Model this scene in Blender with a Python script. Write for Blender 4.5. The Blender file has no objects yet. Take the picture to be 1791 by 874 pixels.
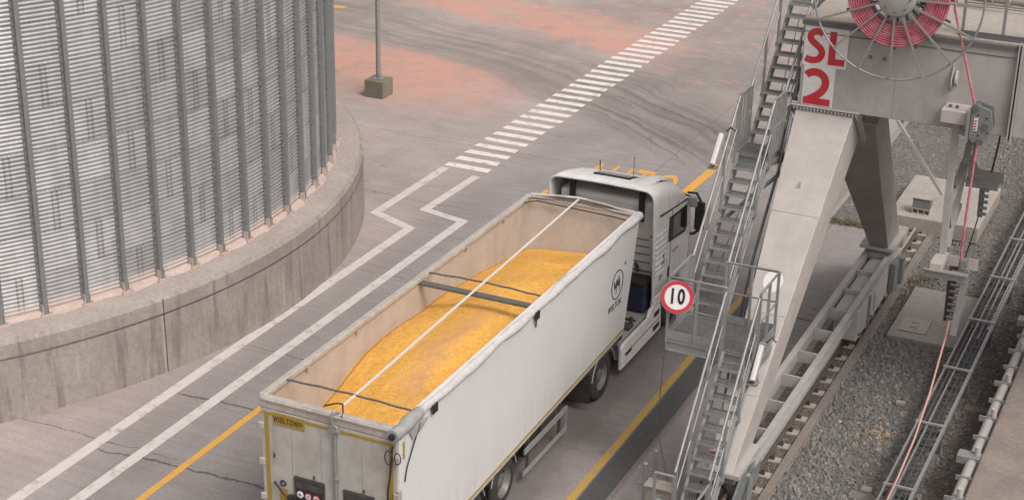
import bpy, math, random
from mathutils import Vector, Matrix
random.seed(7)
R = math.radians
S = bpy.context.scene
C = S.collection
V = Vector

# ------------------------------------------------------------------ nodes
class G:
    def __init__(s, name, rough=.6, metal=0.0):
        s.mat = bpy.data.materials.new(name); s.mat.use_nodes = True
        s.t = s.mat.node_tree; s.b = s.t.nodes['Principled BSDF']
        s.b.inputs['Roughness'].default_value = rough
        s.b.inputs['Metallic'].default_value = metal
        s.geo = s.t.nodes.new('ShaderNodeNewGeometry')
        s.P = s.geo.outputs['Position']
    def inp(s, sock, v):
        if isinstance(v, bpy.types.NodeSocket): s.t.links.new(v, sock)
        elif isinstance(v, (tuple, list)) and sock.type == 'RGBA': sock.default_value = (v[0], v[1], v[2], 1)
        else: sock.default_value = v
    def m(s, op, a, b=0.0, clamp=False):
        n = s.t.nodes.new('ShaderNodeMath'); n.operation = op; n.use_clamp = clamp
        s.inp(n.inputs[0], a); s.inp(n.inputs[1], b); return n.outputs[0]
    def xyz(s, v=None):
        n = s.t.nodes.new('ShaderNodeSeparateXYZ'); s.inp(n.inputs[0], v or s.P)
        return n.outputs[0], n.outputs[1], n.outputs[2]
    def comb(s, x, y, z=0.0):
        n = s.t.nodes.new('ShaderNodeCombineXYZ')
        s.inp(n.inputs[0], x); s.inp(n.inputs[1], y); s.inp(n.inputs[2], z); return n.outputs[0]
    def sc(s, x, y, z, v=None):
        n = s.t.nodes.new('ShaderNodeVectorMath'); n.operation = 'MULTIPLY'
        s.inp(n.inputs[0], v or s.P); n.inputs[1].default_value = (x, y, z); return n.outputs[0]
    def noise(s, scale, detail=4, rough=.55, v=None, dist=0):
        n = s.t.nodes.new('ShaderNodeTexNoise'); s.inp(n.inputs['Vector'], v or s.P)
        n.inputs['Scale'].default_value = scale; n.inputs['Detail'].default_value = detail
        n.inputs['Roughness'].default_value = rough; n.inputs['Distortion'].default_value = dist
        return n.outputs['Fac']
    def vor(s, scale, v=None, feat='F1', out='Distance'):
        n = s.t.nodes.new('ShaderNodeTexVoronoi'); n.feature = feat
        s.inp(n.inputs['Vector'], v or s.P); n.inputs['Scale'].default_value = scale
        return n.outputs[out]
    def white(s, v):
        n = s.t.nodes.new('ShaderNodeTexWhiteNoise'); s.inp(n.inputs['Vector'], v); return n.outputs['Value']
    def mr(s, x, a, b, c=0.0, d=1.0):
        n = s.t.nodes.new('ShaderNodeMapRange'); n.interpolation_type = 'SMOOTHSTEP'
        s.inp(n.inputs[0], x)
        for i, q in enumerate((a, b, c, d)): s.inp(n.inputs[i + 1], q)
        return n.outputs[0]
    def mix(s, f, a, b, mode='MIX'):
        n = s.t.nodes.new('ShaderNodeMix'); n.data_type = 'RGBA'; n.blend_type = mode
        s.inp(n.inputs[0], f); s.inp(n.inputs[6], a); s.inp(n.inputs[7], b); return n.outputs[2]
    def mul(s, col, f):       # colour times scalar
        n = s.t.nodes.new('ShaderNodeVectorMath'); n.operation = 'SCALE'
        if isinstance(col, (tuple, list)):
            n.inputs[0].default_value = col[:3]
        else: s.t.links.new(col, n.inputs[0])
        s.inp(n.inputs['Scale'], f); return n.outputs[0]
    def col(s, c): s.inp(s.b.inputs['Base Color'], c)
    def rgh(s, r): s.inp(s.b.inputs['Roughness'], r)
    def bump(s, h, strength=.3, dist=.01):
        n = s.t.nodes.new('ShaderNodeBump'); n.inputs['Strength'].default_value = strength
        n.inputs['Distance'].default_value = dist; s.inp(n.inputs['Height'], h)
        s.t.links.new(n.outputs[0], s.b.inputs['Normal'])

M = {}
def paint(name, col, rough=.5, metal=0.0, dirt=.18, dirtcol=(.2, .17, .145), streak=0.0, bump=.0, scale=2.0):
    g = G(name, rough, metal)
    n1 = g.noise(scale, 6, .65); n2 = g.noise(scale * 14, 3, .6)
    f = g.m('ADD', g.mr(n1, .38, .72, 0, dirt), g.mr(n2, .5, .8, 0, dirt * .6))
    if streak:
        n3 = g.noise(1.0, 4, .6, g.sc(9, 9, .7)); f = g.m('ADD', f, g.mr(n3, .5, .72, 0, streak))
    c = g.mix(g.m('MINIMUM', f, .9), col, dirtcol)
    c = g.mul(c, g.mr(g.noise(scale * 3, 3), .3, .7, .93, 1.05))
    g.col(c); g.rgh(g.mr(n1, .3, .7, rough - .08, rough + .1))
    if bump: g.bump(n2, bump, .01)
    M[name] = g.mat; return g.mat

paint('crane', (.40, .385, .37), .5, 0, .2, (.29, .245, .21), .22, .05, 1.2)
paint('crane_leg', (.45, .415, .39), .55, 0, .22, (.34, .285, .25), .2, .05, 1.0)
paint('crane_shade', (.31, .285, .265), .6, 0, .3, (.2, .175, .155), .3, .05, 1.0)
paint('galv', (.32, .325, .32), .48, .35, .22, (.2, .19, .175), 0, .1, 5)
paint('galv_dark', (.15, .155, .158), .5, .3, .2, (.10, .1, .095), 0, .1, 5)
paint('rib', (.285, .30, .305), .42, .45, .15, (.18, .175, .165), .1, 0, 4)
paint('grating', (.25, .255, .25), .5, .3, .2, (.15, .145, .135), 0, 0, 5)
paint('truck_white', (.73, .72, .70), .30, 0, .12, (.42, .37, .32), .07, 0, 1.3)
paint('cab_back', (.80, .79, .77), .4, 0, .12, (.5, .46, .42), .08, 0, 1.5)
paint('trailer_white', (.66, .66, .655), .36, 0, .05, (.44, .39, .345), .07, 0, .5)
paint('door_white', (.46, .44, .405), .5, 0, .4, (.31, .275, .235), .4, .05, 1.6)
def side_mat():
    g = G('trailer_side', .36); x, y, z = g.xyz(); n = g.noise(.5, 5, .6); n2 = g.noise(1.0, 5, .65, g.sc(1, 6, .8)); n3 = g.noise(5, 4, .6)
    c = g.mix(g.m('MULTIPLY', g.mr(z, 2.1, .9), g.mr(n2, .3, .7, .06, .34)), (.665, .66, .65), (.42, .36, .31))
    c = g.mix(g.m('MULTIPLY', g.mr(z, 3.0, 3.42), g.mr(n2, .48, .68, 0, .25)), c, (.38, .35, .32))
    c = g.mul(c, g.mr(n, .3, .7, .96, 1.02)); c = g.mul(c, g.mr(n3, .25, .75, .985, 1.01))
    d = g.m('ABSOLUTE', g.m('SUBTRACT', g.m('FRACT', g.m('DIVIDE', y, 1.32)), .5)); c = g.mix(g.mr(d, .490, .497, 0, .10), c, (.3, .28, .26))
    g.col(c); g.rgh(g.mr(z, .9, 1.6, .55, .36)); g.bump(g.noise(.8, 2, .5, g.sc(1, 1, .5)), .10, .05); M['trailer_side'] = g.mat
side_mat()
paint('trailer_inner', (.47, .415, .365), .6, 0, .3, (.36, .30, .26), .25, .05, 1.1)
paint('trailer_rim', (.50, .46, .42), .5, .1, .45, (.24, .2, .17), 0, .1, 5)
paint('tarp', (.58, .56, .55), .6, 0, .3, (.36, .33, .31), 0, .5, 4)
paint('tarp_grey', (.36, .36, .355), .65, 0, .3, (.14, .13, .12), 0, .6, 6)
paint('cab_grey', (.34, .34, .33), .5, 0, .3, (.2, .18, .16), .1, 0, 2)
paint('black', (.022, .021, .021), .5, 0, .3, (.06, .055, .05), 0, .1, 5)
paint('rubber', (.03, .029, .028), .8, 0, .5, (.085, .076, .068), 0, .3, 6)
paint('chassis', (.06, .055, .052), .6, .1, .55, (.13, .115, .1), 0, .3, 5)
paint('rim_metal', (.20, .19, .18), .5, .3, .5, (.09, .08, .07), 0, .1, 8)
paint('alu', (.50, .50, .49), .38, .55, .25, (.28, .25, .22), 0, .1, 4)
paint('navy', (.018, .026, .055), .5, 0, .2, (.05, .05, .06), 0, .2, 6)
paint('yellow_tape', (.36, .25, .035), .6, 0, .3, (.2, .15, .05), 0, 0, 8)
paint('brown_ink', (.10, .055, .02), .7, 0, .1, (.06, .04, .02), 0, 0, 8)
paint('red_paint', (.52, .03, .042), .5, 0, .1, (.4, .08, .07), 0, 0, 4)
paint('sign_white', (.70, .69, .69), .5, 0, .08, (.5, .46, .43), 0, 0, 3)
paint('ink', (.015, .015, .018), .5, 0, .02, (.05, .05, .05))
paint('logo_ink', (.05, .05, .05), .5, 0, .1, (.2, .19, .18))
paint('red_hose', (.50, .10, .15), .6, 0, .8, (.55, .30, .31), 0, .2, 9)
paint('pink_cable', (.56, .30, .285), .6, 0, .3, (.55, .36, .33), 0, .2, 9)
paint('lamp_white', (.70, .66, .65), .35, 0, .1, (.5, .45, .42), 0, 0, 6)
paint('rail_steel', (.17, .14, .125), .45, .4, .5, (.14, .09, .065), 0, .2, 5)
paint('plate_light', (.42, .38, .345), .7, 0, .5, (.2, .165, .14), 0, .3, 9)
paint('grey_box', (.20, .215, .21), .55, .1, .3, (.14, .13, .12), 0, .1, 5)
paint('box_tan', (.36, .31, .26), .6, 0, .3, (.28, .23, .19), 0, .1, 4)
paint('rust_box', (.26, .14, .11), .7, 0, .4, (.12, .08, .06), 0, .1, 8)
g = G('glass', .08); g.col((.02, .024, .027)); g.b.inputs['Specular IOR Level'].default_value = .6; M['glass'] = g.mat

def concrete(name, c1, c2, streak=.0, bump=.25, dark=(.155, .135, .12)):
    g = G(name, .88)
    n1 = g.noise(.9, 7, .62); n2 = g.noise(11, 5, .6); n3 = g.noise(70, 3, .6)
    c = g.mix(g.mr(n1, .32, .68), c1, c2)
    c = g.mul(c, g.mr(n2, .25, .75, .86, 1.12)); c = g.mul(c, g.mr(n3, .2, .8, .9, 1.1))
    pit = g.mr(g.vor(6.5, g.sc(1, 1, 1)), .02, .07, .75, 1.0); c = g.mul(c, pit)
    if streak:
        s1 = g.noise(1.0, 5, .65, g.sc(3.6, 3.6, .35)); s2 = g.noise(1.0, 4, .6, g.sc(9, 9, .6))
        c = g.mix(g.mr(s1, .5, .66, 0, streak), c, dark)
        c = g.mix(g.mr(s2, .58, .72, 0, streak * .8), c, tuple(min(1, q * 1.45) for q in c1))
    g.col(c); g.bump(g.m('ADD', n2, g.m('MULTIPLY', n3, .5)), bump, .008)
    M[name] = g.mat; return g
concrete('plinth', (.34, .295, .262), (.285, .245, .218), .62)
concrete('plinth_top', (.40, .345, .31), (.345, .295, .265), .0)
concrete('slab', (.39, .35, .315), (.33, .295, .265), .0)
concrete('slab_grey', (.31, .285, .26), (.27, .245, .22), .0)
concrete('quay', (.285, .235, .205), (.20, .17, .15), .0, .6)
concrete('kerb', (.24, .205, .18), (.19, .165, .145), .0)
concrete('block', (.23, .205, .165), (.19, .165, .135), .3)

# ---- the yard
def ground_mat():
    g = G('yard_concrete', .82)
    x, y, z = g.xyz()
    big = g.noise(.16, 5, .6); mid = g.noise(.9, 6, .65); fine = g.noise(14, 4, .65); grain = g.noise(75, 3, .6)
    strk = g.noise(1.0, 5, .62, g.sc(.45, 7.5, 1)); strk2 = g.noise(1.0, 4, .6, g.sc(.9, 24, 1))
    gray = (.272, .246, .238); pinkish = (.375, .318, .298)
    side = g.mr(g.m('ADD', x, g.m('MULTIPLY', g.m('SUBTRACT', mid, .5), 3.0)), -19.6, -17.4)
    near = g.mix(side, pinkish, gray)
    far_p = g.mr(g.m('ADD', y, g.m('MULTIPLY', x, -.25)), 44, 52, 0, .35)
    c = g.mix(far_p, near, (.33, .285, .255))
    c = g.mul(c, g.mr(big, .3, .7, .88, 1.10)); c = g.mul(c, g.mr(mid, .25, .75, .90, 1.10))
    c = g.mul(c, g.mr(strk, .28, .72, .92, 1.07)); c = g.mul(c, g.mr(strk2, .3, .7, .97, 1.03))
    # slabs: every pour has its own tone, thin joint between them
    wob = g.m('MULTIPLY', g.m('SUBTRACT', g.noise(.8, 6, .7), .5), .5)
    ys = g.m('DIVIDE', g.m('ADD', g.m('ADD', y, 1.96), wob), 4.72)
    slabn = g.white(g.comb(g.m('FLOOR', ys), g.m('FLOOR', g.m('DIVIDE', g.m('ADD', x, 1.5), 4.1))))
    c = g.mul(c, g.mr(slabn, 0, 1, .955, 1.035))
    d = g.m('ABSOLUTE', g.m('SUBTRACT', g.m('FRACT', ys), .5)); 
    jl = g.mr(d, .4962, .4990, 0, 1); jn = g.mr(g.noise(.35, 3), .42, .58, .15, 1)
    c = g.mix(g.m('MULTIPLY', jl, g.m('MULTIPLY', jn, .72)), c, (.05, .045, .04))
    for yc_ in (21.45, 24.0):
        ck = g.mr(g.m('ABSOLUTE', g.m('SUBTRACT', g.m('ADD', g.m('ADD', y, g.m('MULTIPLY', wob, 1.0)), g.m('MULTIPLY', g.m('ADD', x, 16.5), -.06)), yc_)), .012, .045, .8, 0)
        ck = g.m('MULTIPLY', ck, g.m('MULTIPLY', g.mr(x, -18.7, -18.3), g.mr(x, -15.2, -14.2, 1, 0))); c = g.mix(ck, c, (.06, .055, .05))
    xw = g.m('ADD', x, g.m('MULTIPLY', g.m('SUBTRACT', g.noise(1.5, 4), .5), .04))
    for xj in (-14.6, -9.08):
        jl2 = g.mr(g.m('ABSOLUTE', g.m('SUBTRACT', xw, xj)), .012, .03, .35, 0); c = g.mix(jl2, c, (.07, .06, .05))
    # driven lane: oil and tyre dirt under and behind the lorry
    def bandx(x0, w, amt):
        return g.mr(g.m('ABSOLUTE', g.m('SUBTRACT', g.m('ADD', x, g.m('MULTIPLY', g.m('SUBTRACT', mid, .5), .8)), x0)), w * .25, w, amt, 0)
    ylim = g.mr(y, 36, 41, 1, 0)
    lane = g.m('MULTIPLY', g.m('MAXIMUM', bandx(-13.0, .75, .42), bandx(-10.75, .75, .58)), ylim)
    lane = g.m('MAXIMUM', lane, g.m('MULTIPLY', bandx(-11.7, 2.6, .50), ylim))
    c = g.mix(lane, c, (.105, .088, .078))
    # the curve the lorries take: polar coordinates about the bend
    dx = g.m('ADD', x, 35.5); dy = g.m('SUBTRACT', y, 18.5)
    r = g.m('SQRT', g.m('ADD', g.m('MULTIPLY', dx, dx), g.m('MULTIPLY', dy, dy)))
    ang = g.m('ARCTAN2', dy, dx)
    rw = g.m('ADD', r, g.m('MULTIPLY', g.m('SUBTRACT', big, .5), 2.2))
    wear = g.noise(1.0, 5, .6, g.comb(g.m('MULTIPLY', rw, 2.2), g.m('MULTIPLY', ang, 3.0)))
    wear2 = g.noise(1.0, 3, .6, g.comb(g.m('MULTIPLY', rw, 7.5), g.m('MULTIPLY', ang, 5.0), 4.0))
    inb = g.m('MULTIPLY', g.mr(rw, 30.6, 32.0), g.mr(rw, 34.6, 36.4, 1, 0))
    yon = g.mr(y, 40.5, 44.0)
    tr = g.m('MULTIPLY', g.m('MULTIPLY', g.m('MULTIPLY', inb, g.mr(x, -21, -17, .85, 1.5)), yon), g.m('ADD', g.mr(wear, .40, .64, .14, .50), g.mr(wear2, .52, .68, 0, .28)))
    # pink dust that lies where nothing drives
    pm = g.noise(1.0, 7, .72, g.sc(.55, .8, 1), .6); pm2 = g.noise(1.0, 5, .65, g.sc(1.6, 2.4, 1), .3)
    pz1 = g.m('MULTIPLY', g.m('MULTIPLY', g.mr(rw, 24.5, 28.8), g.mr(rw, 30.9, 31.8, 1, 0)), g.mr(x, -19.5, -24.0))
    pz1 = g.m('MULTIPLY', pz1, g.mr(y, 41.0, 45.0))
    pz2 = g.m('MULTIPLY', g.mr(rw, 36.0, 36.9), g.m('MULTIPLY', g.mr(rw, 38.4, 40.6, 1, 0), g.mr(x, -17.0, -20.5)))
    pz3 = g.m('MULTIPLY', g.mr(y, 50, 57), .75)
    pf = g.m('ADD', g.m('MULTIPLY', pz1, g.mr(g.m('MULTIPLY', g.m('ADD', pm, pm2), .5), .40, .56, .42, .92)),
             g.m('MULTIPLY', pz2, g.mr(pm, .30, .58, .15, .85)))
    pf = g.m('ADD', pf, g.m('MULTIPLY', pz3, g.mr(pm2, .54, .64, 0, .5)))
    pf = g.m('ADD', pf, g.mr(g.m('MULTIPLY', g.mr(y, 38, 46), pm2), .52, .66, 0, .35), True)
    c = g.mix(g.m('MULTIPLY', g.m('MINIMUM', pf, .92), g.m('SUBTRACT', 1.0, g.m('MULTIPLY', tr, .8))), c, (.56, .30, .235))
    c = g.mix(tr, c, (.14, .125, .115))
    # dusty light fringe by the silo wall, dark spots
    spots = g.mr(g.vor(.55, g.comb(x, g.m('MULTIPLY', y, 1.6))), .03, .09, .35, 0)
    c = g.mix(spots, c, (.10, .09, .08))
    c = g.mul(c, g.mr(fine, .2, .8, .88, 1.1)); c = g.mul(c, g.mr(grain, .2, .8, .92, 1.08))
    g.col(c); g.bump(g.m('ADD', fine, g.m('MULTIPLY', grain, .6)), .22, .006)
    M['yard'] = g.mat
ground_mat()
def soil_mat(name, a, b, sc_=1.0):
    g = G(name, .95)
    n = g.noise(1.3 * sc_, 6, .7); v = g.vor(26, None, 'F1', 'Color'); vd = g.vor(26); n2 = g.noise(40, 4, .7)
    c = g.mix(g.mr(n, .35, .65), a, b)
    w = g.t.nodes.new('ShaderNodeSeparateColor'); g.t.links.new(v, w.inputs[0])
    c = g.mul(c, g.mr(w.outputs[0], 0, 1, .6, 1.35)); c = g.mul(c, g.mr(n2, .25, .75, .75, 1.25))
    g.col(c); g.bump(g.m('ADD', g.m('MULTIPLY', vd, -1.0), n2), .8, .03); M[name] = g.mat
soil_mat('gravel_bed', (.15, .142, .132), (.19, .168, .148))
soil_mat('soil', (.17, .135, .11), (.12, .10, .085))
def stone_mat(name, c1, c2, c3):
    g = G(name, .9)
    at = g.t.nodes.new('ShaderNodeAttribute'); at.attribute_name = 'tone'
    f = at.outputs['Fac']
    c = g.mix(g.mr(f, 0, .7), c1, c2); c = g.mix(g.mr(f, .82, .97), c, c3)
    big = g.noise(.5, 4); c = g.mix(g.mr(big, .45, .65, 0, .3), c, (.20, .17, .145))
    c = g.mul(c, g.mr(g.noise(60, 3), .2, .8, .8, 1.2)); g.col(c); M[name] = g.mat
stone_mat('stones', (.125, .125, .12), (.215, .21, .20), (.29, .265, .24))
stone_mat('tan_stones', (.34, .24, .14), (.42, .31, .2), (.5, .42, .33))
def road_paint(name, col, worn, under=(.27, .24, .22)):
    g = G(name, .75)
    n = g.noise(3.2, 6, .72); n2 = g.noise(22, 4, .7)
    f = g.m('ADD', g.mr(n, .50, .68, 0, worn), g.mr(n2, .56, .72, 0, worn * .9))
    f = g.m('ADD', f, g.m('MULTIPLY', g.mr(g.vor(2.1, g.sc(1, 3, 1)), .05, .2, 1, 0), worn))
    c = g.mix(g.m('MINIMUM', f, .95), col, under); c = g.mul(c, g.mr(g.noise(60, 3), .2, .8, .9, 1.08))
    g.col(c); M[name] = g.mat
road_paint('line_white', (.60, .55, .525), .55)
road_paint('zebra_white', (.74, .70, .68), .8, (.38, .29, .26))
road_paint('line_yellow', (.68, .36, .06), .4)
road_paint('line_yellow_dim', (.46, .29, .06), .85)

# ---- corn
def corn_mat():
    g = G('maize', .75); x, y, z = g.xyz()
    v = g.vor(46, None, 'F1', 'Color'); w = g.t.nodes.new('ShaderNodeSeparateColor'); g.t.links.new(v, w.inputs[0])
    vd = g.vor(46); n = g.noise(1.4, 5, .6); n2 = g.noise(9, 4, .65)
    c = g.mix(g.mr(w.outputs[0], 0, 1), (.86, .41, .065), (.94, .53, .11))
    c = g.mix(g.mr(w.outputs[1], .86, 1.0, 0, .6), c, (.80, .60, .30))
    c = g.mul(c, g.mr(n, .3, .7, .93, 1.08)); c = g.mul(c, g.mr(n2, .25, .75, .88, 1.1))
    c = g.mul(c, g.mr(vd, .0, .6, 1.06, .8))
    # dusty stripe and dark husks down the middle
    cx = g.m('ADD', g.m('ADD', x, 11.75), g.m('MULTIPLY', g.m('SUBTRACT', n, .5), 1.2))
    st = g.m('MULTIPLY', g.mr(g.m('ABSOLUTE', cx), .05, .42, 1, 0), g.m('MULTIPLY', g.mr(y, 20.6, 21.6), g.mr(y, 23.6, 25.0, 1, 0)))
    c = g.mix(g.m('MULTIPLY', st, g.mr(n2, .4, .62, .25, .75)), c, (.50, .27, .18))
    dk = g.mr(g.vor(7.0), .03, .085, 1, 0); c = g.mix(g.m('MULTIPLY', dk, g.m('ADD', g.m('MULTIPLY', st, .8), .1)), c, (.12, .06, .05))
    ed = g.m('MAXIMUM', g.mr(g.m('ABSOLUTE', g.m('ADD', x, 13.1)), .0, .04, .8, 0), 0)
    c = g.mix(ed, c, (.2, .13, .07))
    g.col(c); g.bump(g.m('ADD', g.m('MULTIPLY', vd, -1.0), g.m('MULTIPLY', n2, .5)), .7, .014); M['maize'] = g.mat
corn_mat()

# ---- silo sheet
NP = 85; A0 = -1.9; CX, CY, RB, RS, HB = -31.476, 28.30, 12.79, 11.98, 1.70
def silo_mat():
    g = G('silo_sheet', .36, .5)
    uv = g.t.nodes.new('ShaderNodeUVMap'); u, v, _ = g.xyz(uv.outputs[0])
    row = g.m('FLOOR', g.m('DIVIDE', v, .84)); pan = g.m('FLOOR', u)
    tone = g.white(g.comb(pan, row, 3)); fr = g.m('FRACT', u); fv = g.m('FRACT', g.m('DIVIDE', v, .84))
    c = g.mix(g.mr(tone, 0, 1), (.47, .475, .475), (.58, .585, .585))
    seam = g.m('MULTIPLY', g.mr(fv, .02, .05, 1, 0), .45)
    dots = g.mr(g.m('FRACT', g.m('MULTIPLY', u, 9.0)), .0, .6, .2, 1)
    # double bolted lap, one sheet in three
    k = g.m('FLOORED_MODULO', g.m('ADD', row, pan), 3.0) if False else g.m('MODULO', g.m('ADD', g.m('ADD', row, pan), 300.0), 3.0)
    on = g.m('LESS_THAN', g.m('ABSOLUTE', k), .5)
    l1 = g.mr(g.m('ABSOLUTE', g.m('SUBTRACT', fr, .44)), .018, .034, 1, 0)
    l2 = g.mr(g.m('ABSOLUTE', g.m('SUBTRACT', fr, .56)), .018, .034, 1, 0)
    l3 = g.mr(g.m('ABSOLUTE', g.m('SUBTRACT', fr, .50)), .006, .014, .6, 0)
    bolt = g.mr(g.m('FRACT', g.m('DIVIDE', v, .0425)), .3, .5, .35, 1)
    lap = g.m('MULTIPLY', g.m('MULTIPLY', g.m('MAXIMUM', g.m('MAXIMUM', l1, l2), l3), on), bolt)
    f = g.m('MINIMUM', g.m('ADD', g.m('MULTIPLY', seam, dots), g.m('MULTIPLY', lap, .62)), .8)
    n = g.noise(2.2, 5, .6); nz = g.noise(1, 4, .6, g.sc(6, 6, .5))
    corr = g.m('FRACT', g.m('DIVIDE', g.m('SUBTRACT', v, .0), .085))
    val = g.mr(g.m('ABSOLUTE', g.m('SUBTRACT', corr, .5)), .12, .42, 0, .12)   # darker towards the trough of each corrugation
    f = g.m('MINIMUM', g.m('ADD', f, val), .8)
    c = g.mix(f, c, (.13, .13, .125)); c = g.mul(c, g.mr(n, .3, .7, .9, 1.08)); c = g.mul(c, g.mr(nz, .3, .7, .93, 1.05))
    low = g.mr(v, .05, .38, .85, 0); c = g.mix(low, c, (.48, .37, .32))
    g.col(c); g.rgh(g.mr(low, 0, 1, .36, .9)); g.inp(g.b.inputs['Metallic'], g.mr(low, 0, .6, .55, 0)); M['silo_sheet'] = g.mat
silo_mat()
paint('dusty_base', (.50, .40, .35), .9, 0, .5, (.36, .28, .24), 0, .3, 6)

# ------------------------------------------------------------------ meshes
class MB:
    def __init__(s): s.v = []; s.f = []; s.sm = []
    def add(s, vs, fs, smooth=False):
        b = len(s.v); s.v += [V(p) for p in vs]
        for f in fs: s.f.append([b + i for i in f]); s.sm.append(smooth)
        return s
    def box(s, x0, x1, y0, y1, z0, z1):
        vs = [(x, y, z) for z in (z0, z1) for y in (y0, y1) for x in (x0, x1)]
        return s.add(vs, [(0, 2, 3, 1), (4, 5, 7, 6), (0, 1, 5, 4), (2, 6, 7, 3), (0, 4, 6, 2), (1, 3, 7, 5)])
    def bar(s, p, q, w, h, up=(0, 0, 1)):      # rectangular bar from p to q
        p, q = V(p), V(q); d = (q - p).normalized(); up = V(up)
        if abs(d.dot(up)) > .98: up = V((0, 1, 0))
        a = d.cross(up).normalized(); b = a.cross(d).normalized()
        vs = [e + a * (sx * w / 2) + b * (sz * h / 2) for e in (p, q) for sz in (-1, 1) for sx in (-1, 1)]
        return s.add(vs, [(0, 1, 3, 2), (4, 6, 7, 5), (0, 4, 5, 1), (2, 3, 7, 6), (0, 2, 6, 4), (1, 5, 7, 3)])
    def tube(s, pts, r, n=8, cap=True, radii=None):
        pts = [V(p) for p in pts]; N = len(pts); prev = None; rings = []
        for i, p in enumerate(pts):
            d = (pts[min(i + 1, N - 1)] - pts[max(i - 1, 0)]).normalized()
            if prev is None:
                a = d.cross(V((0, 0, 1)) if abs(d.z) < .9 else V((0, 1, 0))).normalized()
            else: a = (prev - d * prev.dot(d)).normalized()
            prev = a; b = d.cross(a); rr = radii[i] if radii else r
            rings.append([p + (a * math.cos(2 * math.pi * k / n) + b * math.sin(2 * math.pi * k / n)) * rr for k in range(n)])
        vs = [q for rg in rings for q in rg]
        fs = [(i * n + k, i * n + (k + 1) % n, (i + 1) * n + (k + 1) % n, (i + 1) * n + k) for i in range(N - 1) for k in range(n)]
        s.add(vs, fs, True)
        if cap: s.add(rings[0], [tuple(range(n))[::-1]]); s.add(rings[-1], [tuple(range(n))])
        return s
    def prism(s, poly, axis, a, b):            # polygon (2d) extruded along axis from a to b
        def mk(u, v, t):
            return {'x': (t, u, v), 'y': (u, t, v), 'z': (u, v, t)}[axis]
        n = len(poly); vs = [mk(u, v, a) for u, v in poly] + [mk(u, v, b) for u, v in poly]
        fs = [tuple(range(n))[::-1], tuple(range(n, 2 * n))] + [(i, (i + 1) % n, n + (i + 1) % n, n + i) for i in range(n)]
        return s.add(vs, fs)
    def hexa(s, lo, hi):                       # two quads joined
        return s.add(list(lo) + list(hi), [(0, 3, 2, 1), (4, 5, 6, 7), (0, 1, 5, 4), (1, 2, 6, 5), (2, 3, 7, 6), (3, 0, 4, 7)])
    def lathe(s, prof, c, axis='z', n=32, a0=0, a1=2 * math.pi):   # prof (radius, along)
        c = V(c); vs = []; full = abs(a1 - a0 - 2 * math.pi) < 1e-6; m = n if full else n + 1
        for r, h in prof:
            for k in range(m):
                a = a0 + (a1 - a0) * k / n; u, v = r * math.cos(a), r * math.sin(a)
                vs.append(c + V({'z': (u, v, h), 'y': (u, h, v), 'x': (h, u, v)}[axis]))
        fs = [(i * m + k, i * m + (k + 1) % m, (i + 1) * m + (k + 1) % m, (i + 1) * m + k) for i in range(len(prof) - 1) for k in range(n)]
        return s.add(vs, fs, True)
    def ring(s, c, R_, r, axis='y', n=48, k=8):
        prof = [(R_ + r * math.cos(2 * math.pi * i / k), r * math.sin(2 * math.pi * i / k)) for i in range(k + 1)]
        return s.lathe(prof, c, axis, n)
    def build(s, name, m, parent=None, bevel=0, uv=None):
        off = V(parent_loc(parent)) if parent else V((0, 0, 0))
        me = bpy.data.meshes.new(name); me.from_pydata([tuple(p - off) for p in s.v], [], s.f)
        me.materials.append(M[m] if isinstance(m, str) else m)
        me.polygons.foreach_set('use_smooth', s.sm)
        o = bpy.data.objects.new(name, me); C.objects.link(o)
        if parent: o.parent = parent
        me.update()
        import bmesh
        if len(me.polygons) < 60000:
            bm = bmesh.new(); bm.from_mesh(me); bmesh.ops.recalc_face_normals(bm, faces=bm.faces); bm.to_mesh(me); bm.free()
        if bevel:
            b = o.modifiers.new('bevel', 'BEVEL'); b.width = bevel; b.segments = 2; b.limit_method = 'ANGLE'; b.angle_limit = R(50)
        return o
def parent_loc(p):
    l = V((0, 0, 0))
    while p: l += p.location; p = p.parent
    return l
def tag(o, label=None, cat=None, group=None, kind=None):
    for k, v in (('label', label), ('category', cat), ('group', group), ('kind', kind)):
        if v: o[k] = v
    return o
def thing(name, label, cat, loc, group=None, kind=None):
    o = bpy.data.objects.new(name, None); o.empty_display_size = .2; C.objects.link(o); o.location = loc
    return tag(o, label, cat, group, kind)
def copy_tree(o, dx, parent=None):
    c = o.copy(); C.objects.link(c)
    if parent: c.parent = parent
    else: c.location = o.location + V(dx)
    for ch in list(o.children): copy_tree(ch, dx, c)
    return c
def lettering(name, txt, size, mat, parent, mtx, sx=1.0, bold=0.0, depth=.004, sp=1.0, align='CENTER'):
    cu = bpy.data.curves.new(name, 'FONT'); cu.body = txt; cu.size = size; cu.align_x = align; cu.align_y = 'CENTER'
    cu.offset = bold; cu.extrude = depth; cu.space_character = sp; cu.resolution_u = 6
    t = bpy.data.objects.new(name, cu); C.objects.link(t)
    dg = bpy.context.evaluated_depsgraph_get(); me = bpy.data.meshes.new_from_object(t.evaluated_get(dg))
    bpy.data.objects.remove(t); me.transform(Matrix.Diagonal((sx, 1, 1, 1))); me.transform(mtx)
    if parent: me.transform(Matrix.Translation(-parent_loc(parent)))
    me.materials.clear(); me.materials.append(M[mat])
    o = bpy.data.objects.new(name, me); C.objects.link(o)
    if parent: o.parent = parent
    return o
def face_negY(x, y, z): return Matrix.Translation((x, y, z)) @ Matrix.Rotation(R(90), 4, 'X')
def face_posX(x, y, z): return Matrix.Translation((x, y, z)) @ Matrix.Rotation(R(90), 4, 'Z') @ Matrix.Rotation(R(90), 4, 'X')

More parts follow.
